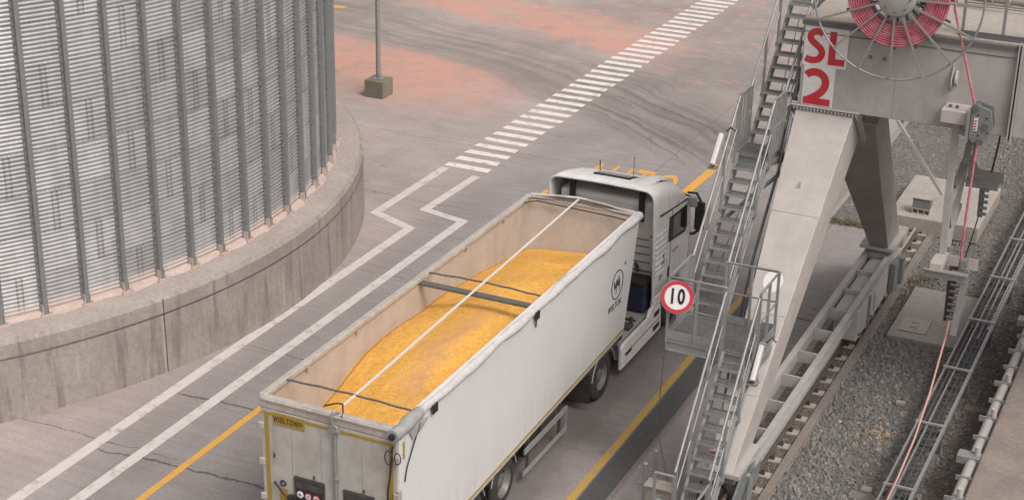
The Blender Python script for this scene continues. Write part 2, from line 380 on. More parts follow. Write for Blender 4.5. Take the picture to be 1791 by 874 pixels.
# ------------------------------------------------------------------ setting
o = MB().box(-260, -6.5, -60, 300, -.4, 0).build('ground', 'yard'); tag(o, kind='structure')
o = MB().add([(-9.25, 39.4, .004), (-6.5, 39.4, .004), (-6.5, 300, .004), (-9.25, 300, .004)], [(0, 1, 2, 3)]).build('gravel_ground', 'gravel_bed'); tag(o, kind='structure')
o = MB().box(-6.5, 200, -60, 300, -.4, -.02).build('gravel_ground', 'gravel_bed'); tag(o, kind='structure')
o = MB().add([(-4.05, -20, -.012), (-3.3, -20, -.012), (-3.3, 120, -.012), (-4.05, 120, -.012)], [(0, 1, 2, 3)]).build('soil_strip', 'soil'); tag(o, kind='structure')
o = MB().add([(-7.5, -20, .006), (-6.66, -20, .006), (-6.66, 40.6, .006), (-7.5, 40.6, .006)], [(0, 1, 2, 3)]).build('rail_bed', 'soil'); tag(o, kind='structure')
o = MB().box(-6.68, -6.52, -20, 40.6, -.1, .07).build('kerb', 'kerb', bevel=.012); tag(o, kind='structure')
o = MB().box(-9.33, -9.2, 39.3, 120, -.1, .05).build('kerb', 'slab_grey', bevel=.012); tag(o, kind='structure')

def strip(pts, w, z=.004):
    mb = MB()
    P = [V((a, b, z)) for a, b in pts]; L = []; Rr = []
    for i, p in enumerate(P):
        d0 = (P[i] - P[i - 1]).normalized() if i else (P[1] - P[0]).normalized()
        d1 = (P[i + 1] - P[i]).normalized() if i < len(P) - 1 else d0
        n0 = V((-d0.y, d0.x, 0)); n1 = V((-d1.y, d1.x, 0)); nn = (n0 + n1).normalized()
        k = min(w / 2 / max(.3, nn.dot(n0)), w)
        L.append(p + nn * k); Rr.append(p - nn * k)
    n = len(P)
    return mb.add(L + Rr, [(n + i, n + i + 1, i + 1, i) for i in range(n - 1)])
for nm, pts, w, m_ in (('white_lane_line', [(-18.65, -10), (-18.65, 33.95), (-19.95, 34.5), (-19.95, 38.45)], .26, 'line_white'),
                       ('white_lane_line', [(-17.66, -10), (-17.66, 35.0), (-18.92, 35.3), (-18.86, 38.2)], .25, 'line_white'),
                       ('yellow_lane_line', [(-16.66, -10), (-16.66, 38.15)], .15, 'line_yellow'),
                       ('yellow_lane_line', [(-9.73, -10), (-9.73, 34.4)], .17, 'line_yellow_dim'),
                       ('yellow_lane_line', [(-13.3, 38.7), (-13.2, 42.3)], .26, 'line_yellow')):
    tag(strip(pts, w).build(nm, m_), kind='structure')
z = thing('pedestrian_crossing', None, None, (-19.4, 49, 0), kind='structure')
for i in range(37):
    y0 = 38.60 + i * .622; j = random.uniform
    MB().add([(-20.06 + j(-.03, .03), y0 + j(-.01, .01), .004), (-18.72 + j(-.05, .05), y0 + j(-.01, .01), .004), (-18.72 + j(-.05, .05), y0 + .30 + j(-.02, .02), .004), (-20.06 + j(-.03, .03), y0 + .30, .004)], [(0, 1, 2, 3)]).build('stripe', 'zebra_white', z)
def flat(x, y): return Matrix.Translation((x, y, .005))
o = lettering('ground_lettering', 'AUTO', 1.15, 'line_yellow', None, flat(-15.05, 39.93) @ Matrix.Diagonal((1, 2.1, 1, 1)), .78, .012, .0008, 1.18)
tag(o, kind='structure')
tag(MB().add([(-32.3, 52.2, .004), (-31.6, 52.4, .004), (-31.6, 52.75, .004), (-32.3, 52.6, .004)], [(0, 1, 2, 3)]).build('yellow_lane_line', 'line_yellow'), kind='structure')

# drain
d = thing('drain_grate', 'long dark slotted drain grate let into the concrete beside the yellow line', 'drain', (-9.4, 26, 0))
MB().add([(-9.63, 14, .003), (-9.16, 14, .003), (-9.16, 36, .003), (-9.63, 36, .003)], [(0, 1, 2, 3)]).build('channel', 'chassis', d)
mb = MB()
for i in range(12): mb.box(-9.62 + i * .0405, -9.602 + i * .0405, 14, 36, .004, .016)
for i in range(150): mb.box(-9.625, -9.16, 14 + i * .147, 14.012 + i * .147, .004, .014)
mb.build('grating', 'galv_dark', d)
mb = MB().box(-9.66, -9.63, 14, 36, .0, .014).box(-9.16, -9.12, 14, 36, .0, .014); mb.build('frame', 'kerb', d)

# ------------------------------------------------------------------ silo and its plinth
pl = thing('silo_plinth', 'round cast concrete plinth wall with a groove under its rim, carrying the silo', 'wall', (CX, CY, 0))
mb = MB(); mb.lathe([(RB + .0, 0), (RB - .02, 1.30), (RB - .045, 1.31), (RB - .045, 1.335), (RB - .015, 1.345), (RB - .02, 1.62), (RB - .1, 1.70)], (CX, CY, 0), 'z', 256)
wf = mb.build('wall_face', 'plinth', pl); es = wf.modifiers.new('edges', 'EDGE_SPLIT'); es.split_angle = R(25)
MB().lathe([(RB - .1, 1.70), (RB - .5, 1.715), (0.01, 1.72)], (CX, CY, 0), 'z', 256).build('top_slab', 'plinth_top', pl)
MB().lathe([(RB - .03, 1.308), (RB - .008, 1.318), (RB - .03, 1.33)], (CX, CY, 0), 'z', 256).build('groove_cable', 'galv_dark', pl)
for a in (-17.0, -72, 40):
    c, s_ = math.cos(R(a)), math.sin(R(a)); t = V((-s_, c, 0)) * .012; p = V((CX + c * (RB + .003), CY + s_ * (RB + .003), 0))
    MB().add([p - t, p + t, p + t + V((-c * .02, -s_ * .02, 1.66)), p - t + V((-c * .02, -s_ * .02, 1.66))], [(0, 1, 2, 3)]).build('joint', 'chassis', pl)

ZS = HB + .03; ZT = 14.0
si = thing('grain_silo', 'huge round silo of corrugated galvanised sheet with upright stiffener ribs', 'silo', (CX, CY, HB))
nz = int((ZT - ZS) / .085) * 4; na = NP * 3; vs = []; 
for j in range(nz + 1):
    h = j * .085 / 4; r = RS + .0115 * -math.cos(2 * math.pi * h / .085) if h > .02 else RS
    for k in range(na):
        a = R(A0) + 2 * math.pi * k / na; vs.append((CX + r * math.cos(a), CY + r * math.sin(a), ZS + h))
fs = [(j * na + k, j * na + (k + 1) % na, (j + 1) * na + (k + 1) % na, (j + 1) * na + k) for j in range(nz) for k in range(na)]
mb = MB(); mb.v = [V(p) for p in vs]; mb.f = fs; mb.sm = [True] * len(fs)
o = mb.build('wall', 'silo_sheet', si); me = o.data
uvl = me.uv_layers.new(name='UVMap'); uvs = []
for f in fs:
    j, k = divmod(f[0], na)
    for (jj, kk) in ((j, k), (j, k + 1), (j + 1, k + 1), (j + 1, k)): uvs += [kk / 3.0 , jj * .085 / 4]
uvl.data.foreach_set('uv', uvs)
MB().lathe([(RS + .12, ZT), (RS + .1, ZT + .12), (5, ZT + 3.3), (.4, ZT + 4.6), (.3, ZT + 5.0), (.01, ZT + 5.0)], (CX, CY, 0), 'z', 170).build('roof', 'rib', si)
rng = random.Random(3)
for k in range(NP):
    a = R(A0) + 2 * math.pi * k / NP; e = V((math.cos(a), math.sin(a), 0)); t = V((-e.y, e.x, 0)); c0 = V((CX, CY, 0))
    deg = (math.degrees(a) + 180) % 360 - 180
    mb = MB(); prof = [(-.085, .012), (-.085, .022), (-.048, .026), (-.042, .115), (.042, .115), (.048, .026), (.085, .022), (.085, .012)]
    zz = (ZS + .0, ZT)
    lo = [c0 + e * (RS + d_) + t * u + V((0, 0, zz[0] + .02)) for u, d_ in prof]; hi = [p + V((0, 0, zz[1] - zz[0])) for p in lo]
    n = len(prof); mb.add(lo + hi, [(i, (i + 1) % n, n + (i + 1) % n, n + i) for i in range(n)] + [tuple(range(n, 2 * n))])
    rb = mb.build('rib', 'rib', si)
    if -60 < deg < 50:
        mb = MB()          # bolt heads down both flanges
        for zi in range(int(9.0 / .17)):
            for u in (-.07, .07):
                p = c0 + e * (RS + .03) + t * u + V((0, 0, ZS + .25 + zi * .17)); mb.bar(p, p + e * .014, .022, .022)
        tag(mb.build('bolts', 'galv_dark', rb), kind='stuff')
        mb = MB()          # foot plate and dusty shoe
        p = c0 + e * (RS + .02) + V((0, 0, ZS)); q = p + e * .17
        mb.bar(p, q, .26, .03); mb.bar(p + V((0, 0, .11)) + t * .06, p + V((0, 0, .11)) + t * .06 + e * .11, .018, .20); mb.bar(p + V((0, 0, .11)) - t * .06, p + V((0, 0, .11)) - t * .06 + e * .11, .018, .20)
        for u in (-.09, .09): mb.tube([q - e * .04 + t * u, q - e * .04 + t * u + V((0, 0, .07))], .016, 6)
        mb.build('foot', 'dusty_base', rb)
mb = MB(); n = 340; vs = []
for k in range(n):                       # spilled dust banked against the sheet
    a = 2 * math.pi * k / n; w = .10 + .05 * rng.random() + .05 * math.sin(k * .9); h = .05 + .05 * rng.random()
    vs += [(CX + (RS + .015) * math.cos(a), CY + (RS + .015) * math.sin(a), HB + h + .03), (CX + (RS + .01 + w) * math.cos(a), CY + (RS + .01 + w) * math.sin(a), HB + .016)]
mb.add(vs, [(2 * k, 2 * k + 1, (2 * k + 3) % (2 * n), (2 * k + 2) % (2 * n)) for k in range(n)], True)
tag(mb.build('grain_dust', 'dusty_base'), 'pale pink dust banked along the foot of the silo', 'dust', kind='stuff')

# ------------------------------------------------------------------ lamp post
lp = thing('lamp_post', 'slim grey lamp post standing on a square concrete block', 'lamp post', (-24.95, 43.4, 0))
MB().box(-25.28, -24.62, 43.1, 43.78, 0, .56).build('footing', 'block', lp, bevel=.015)
MB().box(-25.12, -24.78, 43.26, 43.6, .56, .59).build('base_plate', 'galv', lp)
mb = MB().tube([(-24.95, 43.43, .59), (-24.95, 43.43, 9.0)], .07, 14, radii=[.078, .05])
for a in range(4):
    c, s_ = math.cos(R(45 + 90 * a)), math.sin(R(45 + 90 * a)); mb.add([(-24.95 + c * .06, 43.43 + s_ * .06, .59), (-24.95 + c * .15, 43.43 + s_ * .15, .59), (-24.95 + c * .06, 43.43 + s_ * .06, .78)], [(0, 1, 2)])
mb.build('pole', 'galv', lp)
MB().tube([(-24.95, 43.43, 9.0), (-24.7, 43.2, 9.25), (-24.2, 42.7, 9.3)], .035, 10).build('arm', 'galv', lp)
MB().bar((-24.25, 42.75, 9.31), (-23.85, 42.35, 9.33), .26, .1).build('lamp_head', 'cab_grey', lp, bevel=.02)

# ------------------------------------------------------------------ semi trailer
X0, X1 = -13.22, -10.70; YR, YF = 19.12, 29.24; ZTOP = 3.5
def zb(y): return .80 + (y - YR) * .033
tr = thing('semi_trailer', 'white open topped tipper trailer filled with yellow grain', 'trailer', (-11.95, 24, 0))
def sidewall(x0, x1, m_, nm):
    poly = [(YR, zb(YR)), (28.62, zb(28.62)), (YF, ZTOP - .06), (YR, ZTOP - .06)]
    return MB().prism(poly, 'x', x0, x1).build(nm, m_, tr, bevel=.008)
side = sidewall(X1 - .035, X1, 'trailer_side', 'side_wall'); sidewall(X0, X0 + .035, 'trailer_side', 'side_wall')
poly = [(YR + .06, zb(YR) + .1), (28.58, zb(28.6) + .1), (YF - .06, ZTOP - .08), (YR + .06, ZTOP - .08)]
MB().prism(poly, 'x', X1 - .055, X1 - .037).build('inner_lining', 'trailer_inner', tr)
MB().prism(poly, 'x', X0 + .037, X0 + .055).build('inner_lining', 'trailer_inner', tr)
MB().box(X0 + .02, X1 - .02, YR + .05, 28.6, .95, 1.05).build('floor', 'chassis', tr)
MB().hexa([(X0 + .04, 28.56, zb(28.6)), (X1 - .04, 28.56, zb(28.6)), (X1 - .04, 28.62, zb(28.6)), (X0 + .04, 28.62, zb(28.6))],
          [(X0 + .04, YF - .07, ZTOP - .02), (X1 - .04, YF - .07, ZTOP - .02), (X1 - .04, YF - .01, ZTOP - .02), (X0 + .04, YF - .01, ZTOP - .02)]).build('front_wall', 'trailer_inner', tr)
mb = MB().box(X0 - .015, X0 + .11, YR, YF + .02, ZTOP - .1, ZTOP); mb.build('top_rail', 'trailer_rim', tr, bevel=.02)
MB().box(X1 - .11, X1 + .0, YR, YF + .02, ZTOP - .1, ZTOP - .03).build('top_rail', 'trailer_rim', tr, bevel=.02)
MB().box(X0 + .1, X1 - .1, YF - .09, YF + .03, ZTOP - .08, ZTOP + .0).build('top_rail', 'trailer_rim', tr, bevel=.02)
MB().box(X0, X1, YR - .03, YR + .09, 3.27, 3.47).build('top_rail', 'trailer_rim', tr, bevel=.015)
mb = MB().box(X0 + .03, X1 - .12, YR - .055, YR - .02, 3.405, 3.45)
mb.build('top_rail', 'trailer_rim', tr, bevel=.012)
MB().bar((X1 - .075, YR + .05, ZTOP - .015), (X1 - .075, YF, ZTOP - .015), .05, .05).build('rim_strip', 'sign_white', tr)
for y in (20.4, 22.0, 24.45, 26.2, 27.9):
    MB().box(X0 + .055, X0 + .12, y - .03, y + .03, ZTOP - .16, ZTOP - .1).build('latch', 'trailer_rim', tr)
# ribs/stud on front wall
for x, zz in ((-12.4, 3.05), (-11.75, 3.0), (-12.1, 2.85)):
    MB().tube([(x, YF - .16, zz), (x, YF - .07, zz)], .035, 8).build('stud', 'trailer_rim', tr)
# tarpaulin rolled along the right edge
rn = random.Random(5); pts = []; rad = []
N = 60
for i in range(N + 1):
    y = YR - .16 + (YF + .22 - YR) * i / N; w = .011 * math.sin(i * .8) + .006 * rn.uniform(-1, 1)
    pts.append((X1 - .03 + w, y, ZTOP - .075 + .012 * math.sin(i * .37))); rad.append(.083 + .011 * math.sin(i * .55) + .004 * rn.uniform(-1, 1))
MB().tube(pts[5:], .09, 14, radii=rad[5:]).build('rolled_tarpaulin', 'tarp', tr)
o = MB().tube(pts[:6] , .1, 14, radii=[.105, .10, .11, .12, .105, .098]).build('rolled_tarpaulin', 'tarp_grey', tr); o['label'] = 'dark grimy end of the rolled tarpaulin'
q = pts[0]; MB().tube([(q[0], q[1] - .05, q[2]), (q[0], q[1] + .02, q[2])], .055, 12).build('roll_core', 'black', tr)
mb = MB()
for y0, y1, dz in ((20.1, 20.0, 0), (24.0, 24.12, 0)):
    MB().box(X1 + .045, X1 + .07, y0, y0 + .16, 3.28, 3.43).build('buckle', 'black', tr)
mb.tube([(X1 + .05, 19.7, 3.32), (X1 + .03, 19.5, 3.0), (X1 + .015, 19.32, 2.7), (X1 + .02, 19.25, 2.5)], .012, 6)
mb.build('strap', 'black', tr)
MB().tube([(X1 + .03, 24.1, 3.3), (X1 + .03, 24.08, 3.12)], .014, 6).build('strap', 'black', tr)
MB().add([(X1 + .02, 19.55, 3.38), (X1 + .075, 19.95, 3.33), (X1 + .04, 19.75, 3.18), (X1 + .03, 19.5, 3.12), (X1 + .02, 19.4, 3.3)], [(0, 1, 2, 3, 4)]).build('loose_flap', 'tarp_grey', tr)
# bows across the top
def bow(y, h, r, m_, nm, bend=.0):
    pts = [(X0 + .06 + (X1 - X0 - .12) * i / 14, y + bend * math.sin(math.pi * i / 14), ZTOP - .03 + h * math.sin(math.pi * i / 14) + .006 * math.sin(i * 2)) for i in range(15)]
    MB().tube(pts, r, 7).build(nm, m_, tr)
bow(19.74, .03, .018, 'galv_dark', 'bow'); bow(24.62, .04, .018, 'galv_dark', 'bow'); bow(29.03, .10, .013, 'galv_dark', 'bow'); bow(29.2, .13, .022, 'trailer_rim', 'bow')
MB().box(X0 + .04, X1 - .05, 24.28, 24.42, ZTOP - .16, ZTOP - .1).build('cross_beam', 'galv_dark', tr, bevel=.01)
pts = [(-11.85 + (.02 - .2 * t) * 1, 19.35 + 9.8 * t, 3.50 + .05 * math.sin(math.pi * t * 3) ** 2 * 0 + .10 * t) for t in [i / 20 for i in range(21)]]
mb = MB()
for a, b in zip(pts, pts[1:]): mb.bar(a, b, .045, .012)
mb.build('roof_strap', 'lamp_white', tr)
MB().tube([(-12.16, 19.32, 3.43), (-11.95, 19.38, 3.5), (-11.84, 19.36, 3.52), (-11.74, 19.2, 3.46), (-11.70, 19.08, 3.46)], .014, 6).build('cord', 'chassis', tr)
# cloth gable at the front
mb = MB(); n = 14; vs = []
for i in range(n + 1):
    t = i / n; x = X0 + .1 + (X1 - X0 - .2) * t; vs += [(x, YF + .02, ZTOP - .02), (x, YF - .02, ZTOP + .0 + .13 * math.sin(math.pi * t))]
mb.add(vs, [(2 * i, 2 * i + 2, 2 * i + 3, 2 * i + 1) for i in range(n)], True); mb.build('tarpaulin_gable', 'trailer_inner', tr)
MB().tube([(X0 + .08, YF, ZTOP), (-12.05, YF - .05, ZTOP + .12), (X1 - .1, YF + .02, ZTOP)], .02, 8).build('tarpaulin_gable', 'lamp_white', tr)
MB().tube([(X0 + .1, 28.8, ZTOP - .05), (X0 + .3, 29.05, ZTOP - .06), (X1 - .4, 29.0, ZTOP - .08), (X1 - .1, 28.85, ZTOP - .05)], .014, 6).build('cord', 'chassis', tr)
# rear doors
def door(xa, xb, hinge):
    d_ = MB().box(xa, xb, YR - .03, YR + .02, .82, 3.26).build('rear_door', 'door_white', tr, bevel=.008)
    mb = MB()
    for x in [xa + (xb - xa) * t for t in (.42, .83)] : mb.box(x - .004, x + .004, YR - .034, YR - .028, .85, 3.05)
    mb.build('seam', 'cab_grey', d_)
    MB().box(xa + .04, xb - .04, YR - .036, YR - .031, 3.165, 3.215).build('yellow_band', 'yellow_tape', d_)
    xs = xa + .1 if hinge < 0 else xb - .1
    MB().box(xs - .035, xs + .035, YR - .038, YR - .032, .84, 3.16).build('yellow_band', 'yellow_tape', d_)
    for zz in (2.95, 2.3, 1.65, 1.0):
        xh = xa if hinge < 0 else xb
        MB().box(xh - .05 + .03 * -hinge * 0, xh + .05, YR - .075, YR - .02, zz - .05, zz + .06).build('hinge', 'trailer_rim', d_, bevel=.012)
    return d_
dl = door(X0 + .03, -11.86, -1); dr = door(-11.80, X1 - .03, 1)
MB().box(-11.875, -11.775, YR - .06, YR - .03, .84, 3.2).build('lock_post', 'alu', tr, bevel=.008)
mb = MB().tube([(-11.80, YR - .085, .84), (-11.80, YR - .085, 3.3)], .02, 10)
mb.tube([(-11.84, YR - .07, 3.3), (-11.84, YR - .11, 3.5), (-11.80, YR - .07, 3.56), (-11.76, YR - .0, 3.5)], .02, 8)
mb.ring((-11.8, YR - .1, 3.26), .05, .014, 'y', 16, 6); mb.box(-11.9, -11.7, YR - .12, YR - .07, 3.2, 3.235); mb.box(-11.86, -11.74, YR - .11, YR - .06, 2.33, 2.37)
mb.build('lock_rod', 'galv', tr)
MB().box(-12.95, -12.38, YR - .042, YR - .0345, 3.03, 3.235).build('badge', 'yellow_tape', dl)
lettering('badge_lettering', 'WIELTON', .135, 'brown_ink', dl, face_negY(-12.73, YR - .045, 3.125), .62, .004, .002, 1.32)
mb = MB().tube([(-12.5, YR - .044, 3.155), (-12.44, YR - .044, 3.165), (-12.41, YR - .044, 3.15)], .009, 5).tube([(-12.49, YR - .044, 3.12), (-12.42, YR - .044, 3.12)], .009, 5); mb.build('badge_mark', 'brown_ink', dl)
for d_, xa in ((dl, -12.60), (dr, -11.69)):
    MB().box(xa, xa + .56, YR - .045, YR - .032, 1.6, 2.18).build('plate_holder', 'black', d_)
    mb = MB().box(xa + .0, xa + .56, YR - .06, YR - .044, 2.13, 2.18).box(xa, xa + .02, YR - .055, YR - .044, 1.6, 2.14).box(xa + .54, xa + .56, YR - .055, YR - .044, 1.6, 2.14)
    mb.box(xa + .03, xa + .53, YR - .05, YR - .044, 1.98, 2.12); mb.build('holder_frame', 'chassis', d_)
for i, (x, t_) in enumerate(((-12.50, '80'), (-12.35, '70'), (-12.20, '60'))):
    disc = MB().lathe([(.001, -.0), (.062, 0), (.062, .006)], (x, YR - .052, 1.86), 'y', 24).build('speed_decal', 'red_paint' if i else 'sign_white', dl)
    MB().lathe([(.001, 0), (.05, 0)], (x, YR - .0535, 1.86), 'y', 24).build('decal_face', 'sign_white', disc)
    lettering('decal_lettering', t_, .055, 'logo_ink', disc, face_negY(x, YR - .056, 1.86), .9, .001, .0005)
MB().ring((-12.82, YR - .036, 1.98), .045, .014, 'y', 20, 6).build('grommet', 'black', dl)
MB().box(-12.88, -12.74, YR - .04, YR - .033, 1.5, 1.88).build('yellow_band', 'yellow_tape', dl)
mb = MB().tube([(-12.98, YR - .05, 1.98), (-12.8, YR - .11, 1.86), (-12.66, YR - .12, 1.77), (-12.58, YR - .1, 1.7)], .016, 7); mb.box(-12.7, -12.6, YR - .13, YR - .04, 1.66, 1.82); mb.build('lock_bolt', 'black', dl)
for d_, x in ((dl, -12.23), (dr, -11.32)): MB().box(x - .012, x + .012, YR - .05, YR - .03, 2.2, 2.27).build('lock_bolt', 'chassis', d_)
MB().box(-12.98, -12.955, YR - .045, YR - .03, 2.42, 2.50).build('lock_bolt', 'chassis', dl)
mb = MB()
for px, ph in ((-10.84, .12), (-10.68, .10)):
    pp = [(px + ph * .55 * math.sin(2 * math.pi * t), YR - .1, 3.12 - ph + ph * math.cos(2 * math.pi * t)) for t in [i / 16 for i in range(17)]]
    mb.tube(pp, .009, 6)
mb.tube([(-10.78, YR - .08, 3.2), (-10.80, YR - .1, 2.8), (-10.86, YR - .09, 2.4), (-10.87, YR - .08, 2.2)], .016, 7)
mb.build('cord', 'black', tr)
MB().box(X1 - .0, X1 + .006, YR + .1, YR + .16, 2.9, 3.2).build('yellow_band', 'yellow_tape', tr)
MB().box(X1 - .03, X1 + .03, YR - .06, YR + .02, 2.2, 2.42).build('latch', 'trailer_rim', tr, bevel=.01)
# lower edge: sill and yellow tape
MB().hexa([(X1 - .02, YR, zb(YR) - .03), (X1 + .006, YR, zb(YR) - .03), (X1 + .006, 28.6, zb(28.6) - .03), (X1 - .02, 28.6, zb(28.6) - .03)],
          [(X1 - .02, YR, zb(YR) + .02), (X1 + .006, YR, zb(YR) + .02), (X1 + .006, 28.6, zb(28.6) + .02), (X1 - .02, 28.6, zb(28.6) + .02)]).build('bottom_sill', 'trailer_rim', tr)
MB().hexa([(X1, YR, zb(YR) + .03), (X1 + .004, YR, zb(YR) + .03), (X1 + .004, 28.6, zb(28.6) + .03), (X1, 28.6, zb(28.6) + .03)],
          [(X1, YR, zb(YR) + .075), (X1 + .004, YR, zb(YR) + .075), (X1 + .004, 28.6, zb(28.6) + .075), (X1, 28.6, zb(28.6) + .075)]).build('yellow_band', 'yellow_tape', tr)
# emblem and name on the side
em = MB().ring((X1 + .004, 28.12, 2.36), .30, .011, 'x', 48, 6).build('emblem', 'logo_ink', tr)
def cam(u, v): return (28.12 + u, 2.36 + v)     # humped animal in the ring
poly = [(-.20, .07), (-.175, .115), (-.14, .10), (-.135, .05), (-.12, .01), (-.09, .035), (-.06, .10), (-.03, .13), (-.005, .09), (.015, .055), (.035, .09), (.065, .16), (.09, .16), (.115, .10), (.135, .06), (.145, -.02), (.14, -.08), (.14, -.20), (.115, -.20), (.112, -.09), (.09, -.05), (.02, -.04), (-.02, -.05), (-.035, -.20), (-.06, -.20), (-.058, -.06), (-.09, -.055), (-.13, -.08), (-.165, -.03), (-.172, .03)]
MB().prism([cam(u * 1.0, v) for u, v in poly], 'x', X1 + .001, X1 + .005).build('emblem_figure', 'logo_ink', em)
lettering('side_lettering', 'WIELTON', .20, 'logo_ink', tr, face_posX(X1 + .003, 28.02, 1.92), .68, .003, .002, 1.2)
MB().ring((X1 + .003, 28.52, 2.68), .028, .008, 'x', 14, 5).build('small_mark', 'logo_ink', tr)
# chassis, axles, guards
mb = MB().box(-12.4, -12.25, 19.4, 28.2, .72, .95).box(-11.65, -11.5, 19.4, 28.2, .72, .95)
for y in (20, 21.5, 23.6, 25, 26.4): mb.box(-12.3, -11.6, y, y + .1, .75, .9)
mb.box(-12.9, -11.0, 24.1, 24.6, .45, .85).box(-12.8, -11.05, 25.0, 25.6, .35, .88).box(-12.6, -11.2, 26.0, 26.3, .6, .95)
mb.tube([(-11.15, 25.9, .9), (-11.15, 25.9, .25)], .06, 8).tube([(-12.75, 25.9, .9), (-12.75, 25.9, .25)], .06, 8)
mb.tube([(-11.1, 24.7, .55), (-11.1, 25.5, .55)], .15, 12)
mb.build('chassis', 'chassis', tr)
for x0_, x1_ in ((-11.35, -10.86), (-13.06, -12.6)):
    MB().box(x0_, x1_, 24.15, 24.75, .36, .88).build('tool_box', 'black', tr, bevel=.02)
    MB().box(x0_, x1_, 24.9, 25.5, .42, .90).build('tool_box', 'chassis', tr, bevel=.02)
MB().box(-12.95, -10.95, 19.15, 19.25, .45, .6).build('rear_bumper', 'chassis', tr)
def wheel(parent, cx, cy, sgn, r=.52, w=.30, dual=False):
    cz = r; ax = cx
    h = w / 2
    prof = [(.30, -h), (.36, -h - .0), (r - .06, -h * .95), (r - .03, -h * .85), (r, -h * .6), (r, -h * .22), (r - .014, -h * .2), (r - .014, -h * .12), (r, -h * .1), (r, h * .1), (r - .014, h * .12), (r - .014, h * .2), (r, h * .22), (r, h * .6), (r - .03, h * .85), (r - .06, h * .95), (.36, h), (.30, h)]
    wh = thing_part('wheel', parent, (ax, cy, cz))
    MB().lathe(prof, (ax, cy, cz), 'x', 36).build('tyre', 'rubber', wh)
    s = sgn
    prof = [(.31, h * .9 * s), (.325, h * 1.0 * s), (.29, h * .85 * s), (.27, h * .3 * s), (.20, h * .15 * s), (.15, h * .2 * s), (.12, h * .55 * s), (.09, h * .62 * s), (.001, h * .62 * s)]
    mb = MB().lathe(prof, (ax, cy, cz), 'x', 32)
    for k in range(10):
        a = 2 * math.pi * k / 10; p = V((ax + h * .17 * s, cy + .165 * math.cos(a), cz + .165 * math.sin(a))); mb.tube([p, p + V((.035 * s, 0, 0))], .016, 6)
    mb.build('rim', 'rim_metal', wh)
    mb = MB()
    for k in range(10):
        a = 2 * math.pi * (k + .5) / 10; p = V((ax + h * .24 * s, cy + .225 * math.cos(a), cz + .225 * math.sin(a))); mb.tube([p, p + V((.006 * s, 0, 0))], .027, 8)
    tag(mb.build('rim_holes', 'black', wh), kind='stuff')
    return wh
def thing_part(name, parent, loc):
    o = bpy.data.objects.new(name, None); o.empty_display_size = .1; C.objects.link(o); o.parent = parent
    o.location = V(loc) - parent_loc(parent); return o
def arch(parent, cx, w, cy, r, y0a, y1a, nm='mudguard', m_='black', edge='cab_grey'):
    n = 14; vs = []
    for i in range(n + 1):
        a = R(y0a + (y1a - y0a) * i / n); vs += [(cx - w / 2, cy + r * math.cos(a), .5 + r * math.sin(a)), (cx + w / 2, cy + r * math.cos(a), .5 + r * math.sin(a))]
    mb = MB().add(vs, [(2 * i, 2 * i + 1, 2 * i + 3, 2 * i + 2) for i in range(n)], True); g_ = mb.build(nm, m_, parent)
    s = g_.modifiers.new('solid', 'SOLIDIFY'); s.thickness = .02
    MB().tube(vs[1::2] if cx > -12 else vs[0::2], .014, 6).build('edge_strip', edge, g_)
for y in (20.42, 21.73, 23.04):
    for cx, s in ((-10.90, 1), (-13.02, -1)):
        wheel(tr, cx - .01 * s, y, s, .47, .33); arch(tr, cx - .03 * s, .34, y, .53, 12, 168)
    MB().tube([(-13.0, y, .5), (-10.95, y, .5)], .07, 10).build('axle', 'chassis', tr)
for xx in (X1 - .02, X0 + .02):
    mb = MB().bar((xx, 23.82, .68), (xx, 25.72, .68), .03, .11).bar((xx, 23.78, .24), (xx, 25.74, .24), .03, .09).bar((xx, 25.73, .74), (xx, 25.73, .2), .03, .05, (1, 0, 0))
    mb.build('side_guard', 'alu', tr)
    s_ = 1 if xx > -12 else -1
    mb = MB()
    for y in (24.05, 25.5): mb.bar((xx - .04 * s_, y, .95), (xx - .04 * s_, y, .2), .05, .05)
    mb.build('guard_post', 'chassis', tr)

# grain heap
prof = [(19.2, 2.15), (20.2, 2.3), (21.1, 2.52), (21.95, 2.76), (22.87, 2.88), (24.17, 2.80), (25.64, 2.74), (26.53, 2.65), (27.39, 2.53), (28.17, 2.44), (29.2, 2.36)]
def pz(y):
    for (a, b), (c_, d_) in zip(prof, prof[1:]):
        if a <= y <= c_:
            t = (y - a) / (c_ - a); return b + (d_ - b) * t
    return prof[-1][1]
from mathutils import noise as mn
mb = MB(); nx, ny = 60, 230; vs = []
for j in range(ny + 1):
    y = YR + .03 + (29.17 - YR) * j / ny; ps = sum(pz(min(29.2, max(19.2, y + q))) for q in (-.4, -.2, 0, .2, .4)) / 5
    for i in range(nx + 1):
        t = i / nx; x = X0 + .056 + (X1 - X0 - .112) * t
        rear = max(0, min(1, (y - 19.2) / 1.6))
        h = ps + (.24 * math.sin(math.pi * min(1, t * .92)) ** .9 + .10 * t) * (.75 + .25 * rear) + (.38 * t * (1 - rear))
        if y > 27.6: h -= .10 * (y - 27.6) * math.sin(math.pi * t) + .02
        h += .035 * mn.noise(V((x * 1.6, y * 1.1, 0))) + .012 * mn.noise(V((x * 7, y * 7, 2))) + .006 * mn.noise(V((x * 22, y * 22, 5)))
        h = min(h, 3.33); yy = y
        if y > 28.6:
            yy = min(y, 28.6 + (h - zb(28.6)) * .26 - .055)
        vs.append((x, yy, h))
mb.add(vs, [(j * (nx + 1) + i, j * (nx + 1) + i + 1, (j + 1) * (nx + 1) + i + 1, (j + 1) * (nx + 1) + i) for j in range(ny) for i in range(nx)], True)
tag(mb.build('maize_heap', 'maize'), 'heap of orange yellow maize kernels filling the open trailer', 'grain', kind='stuff')

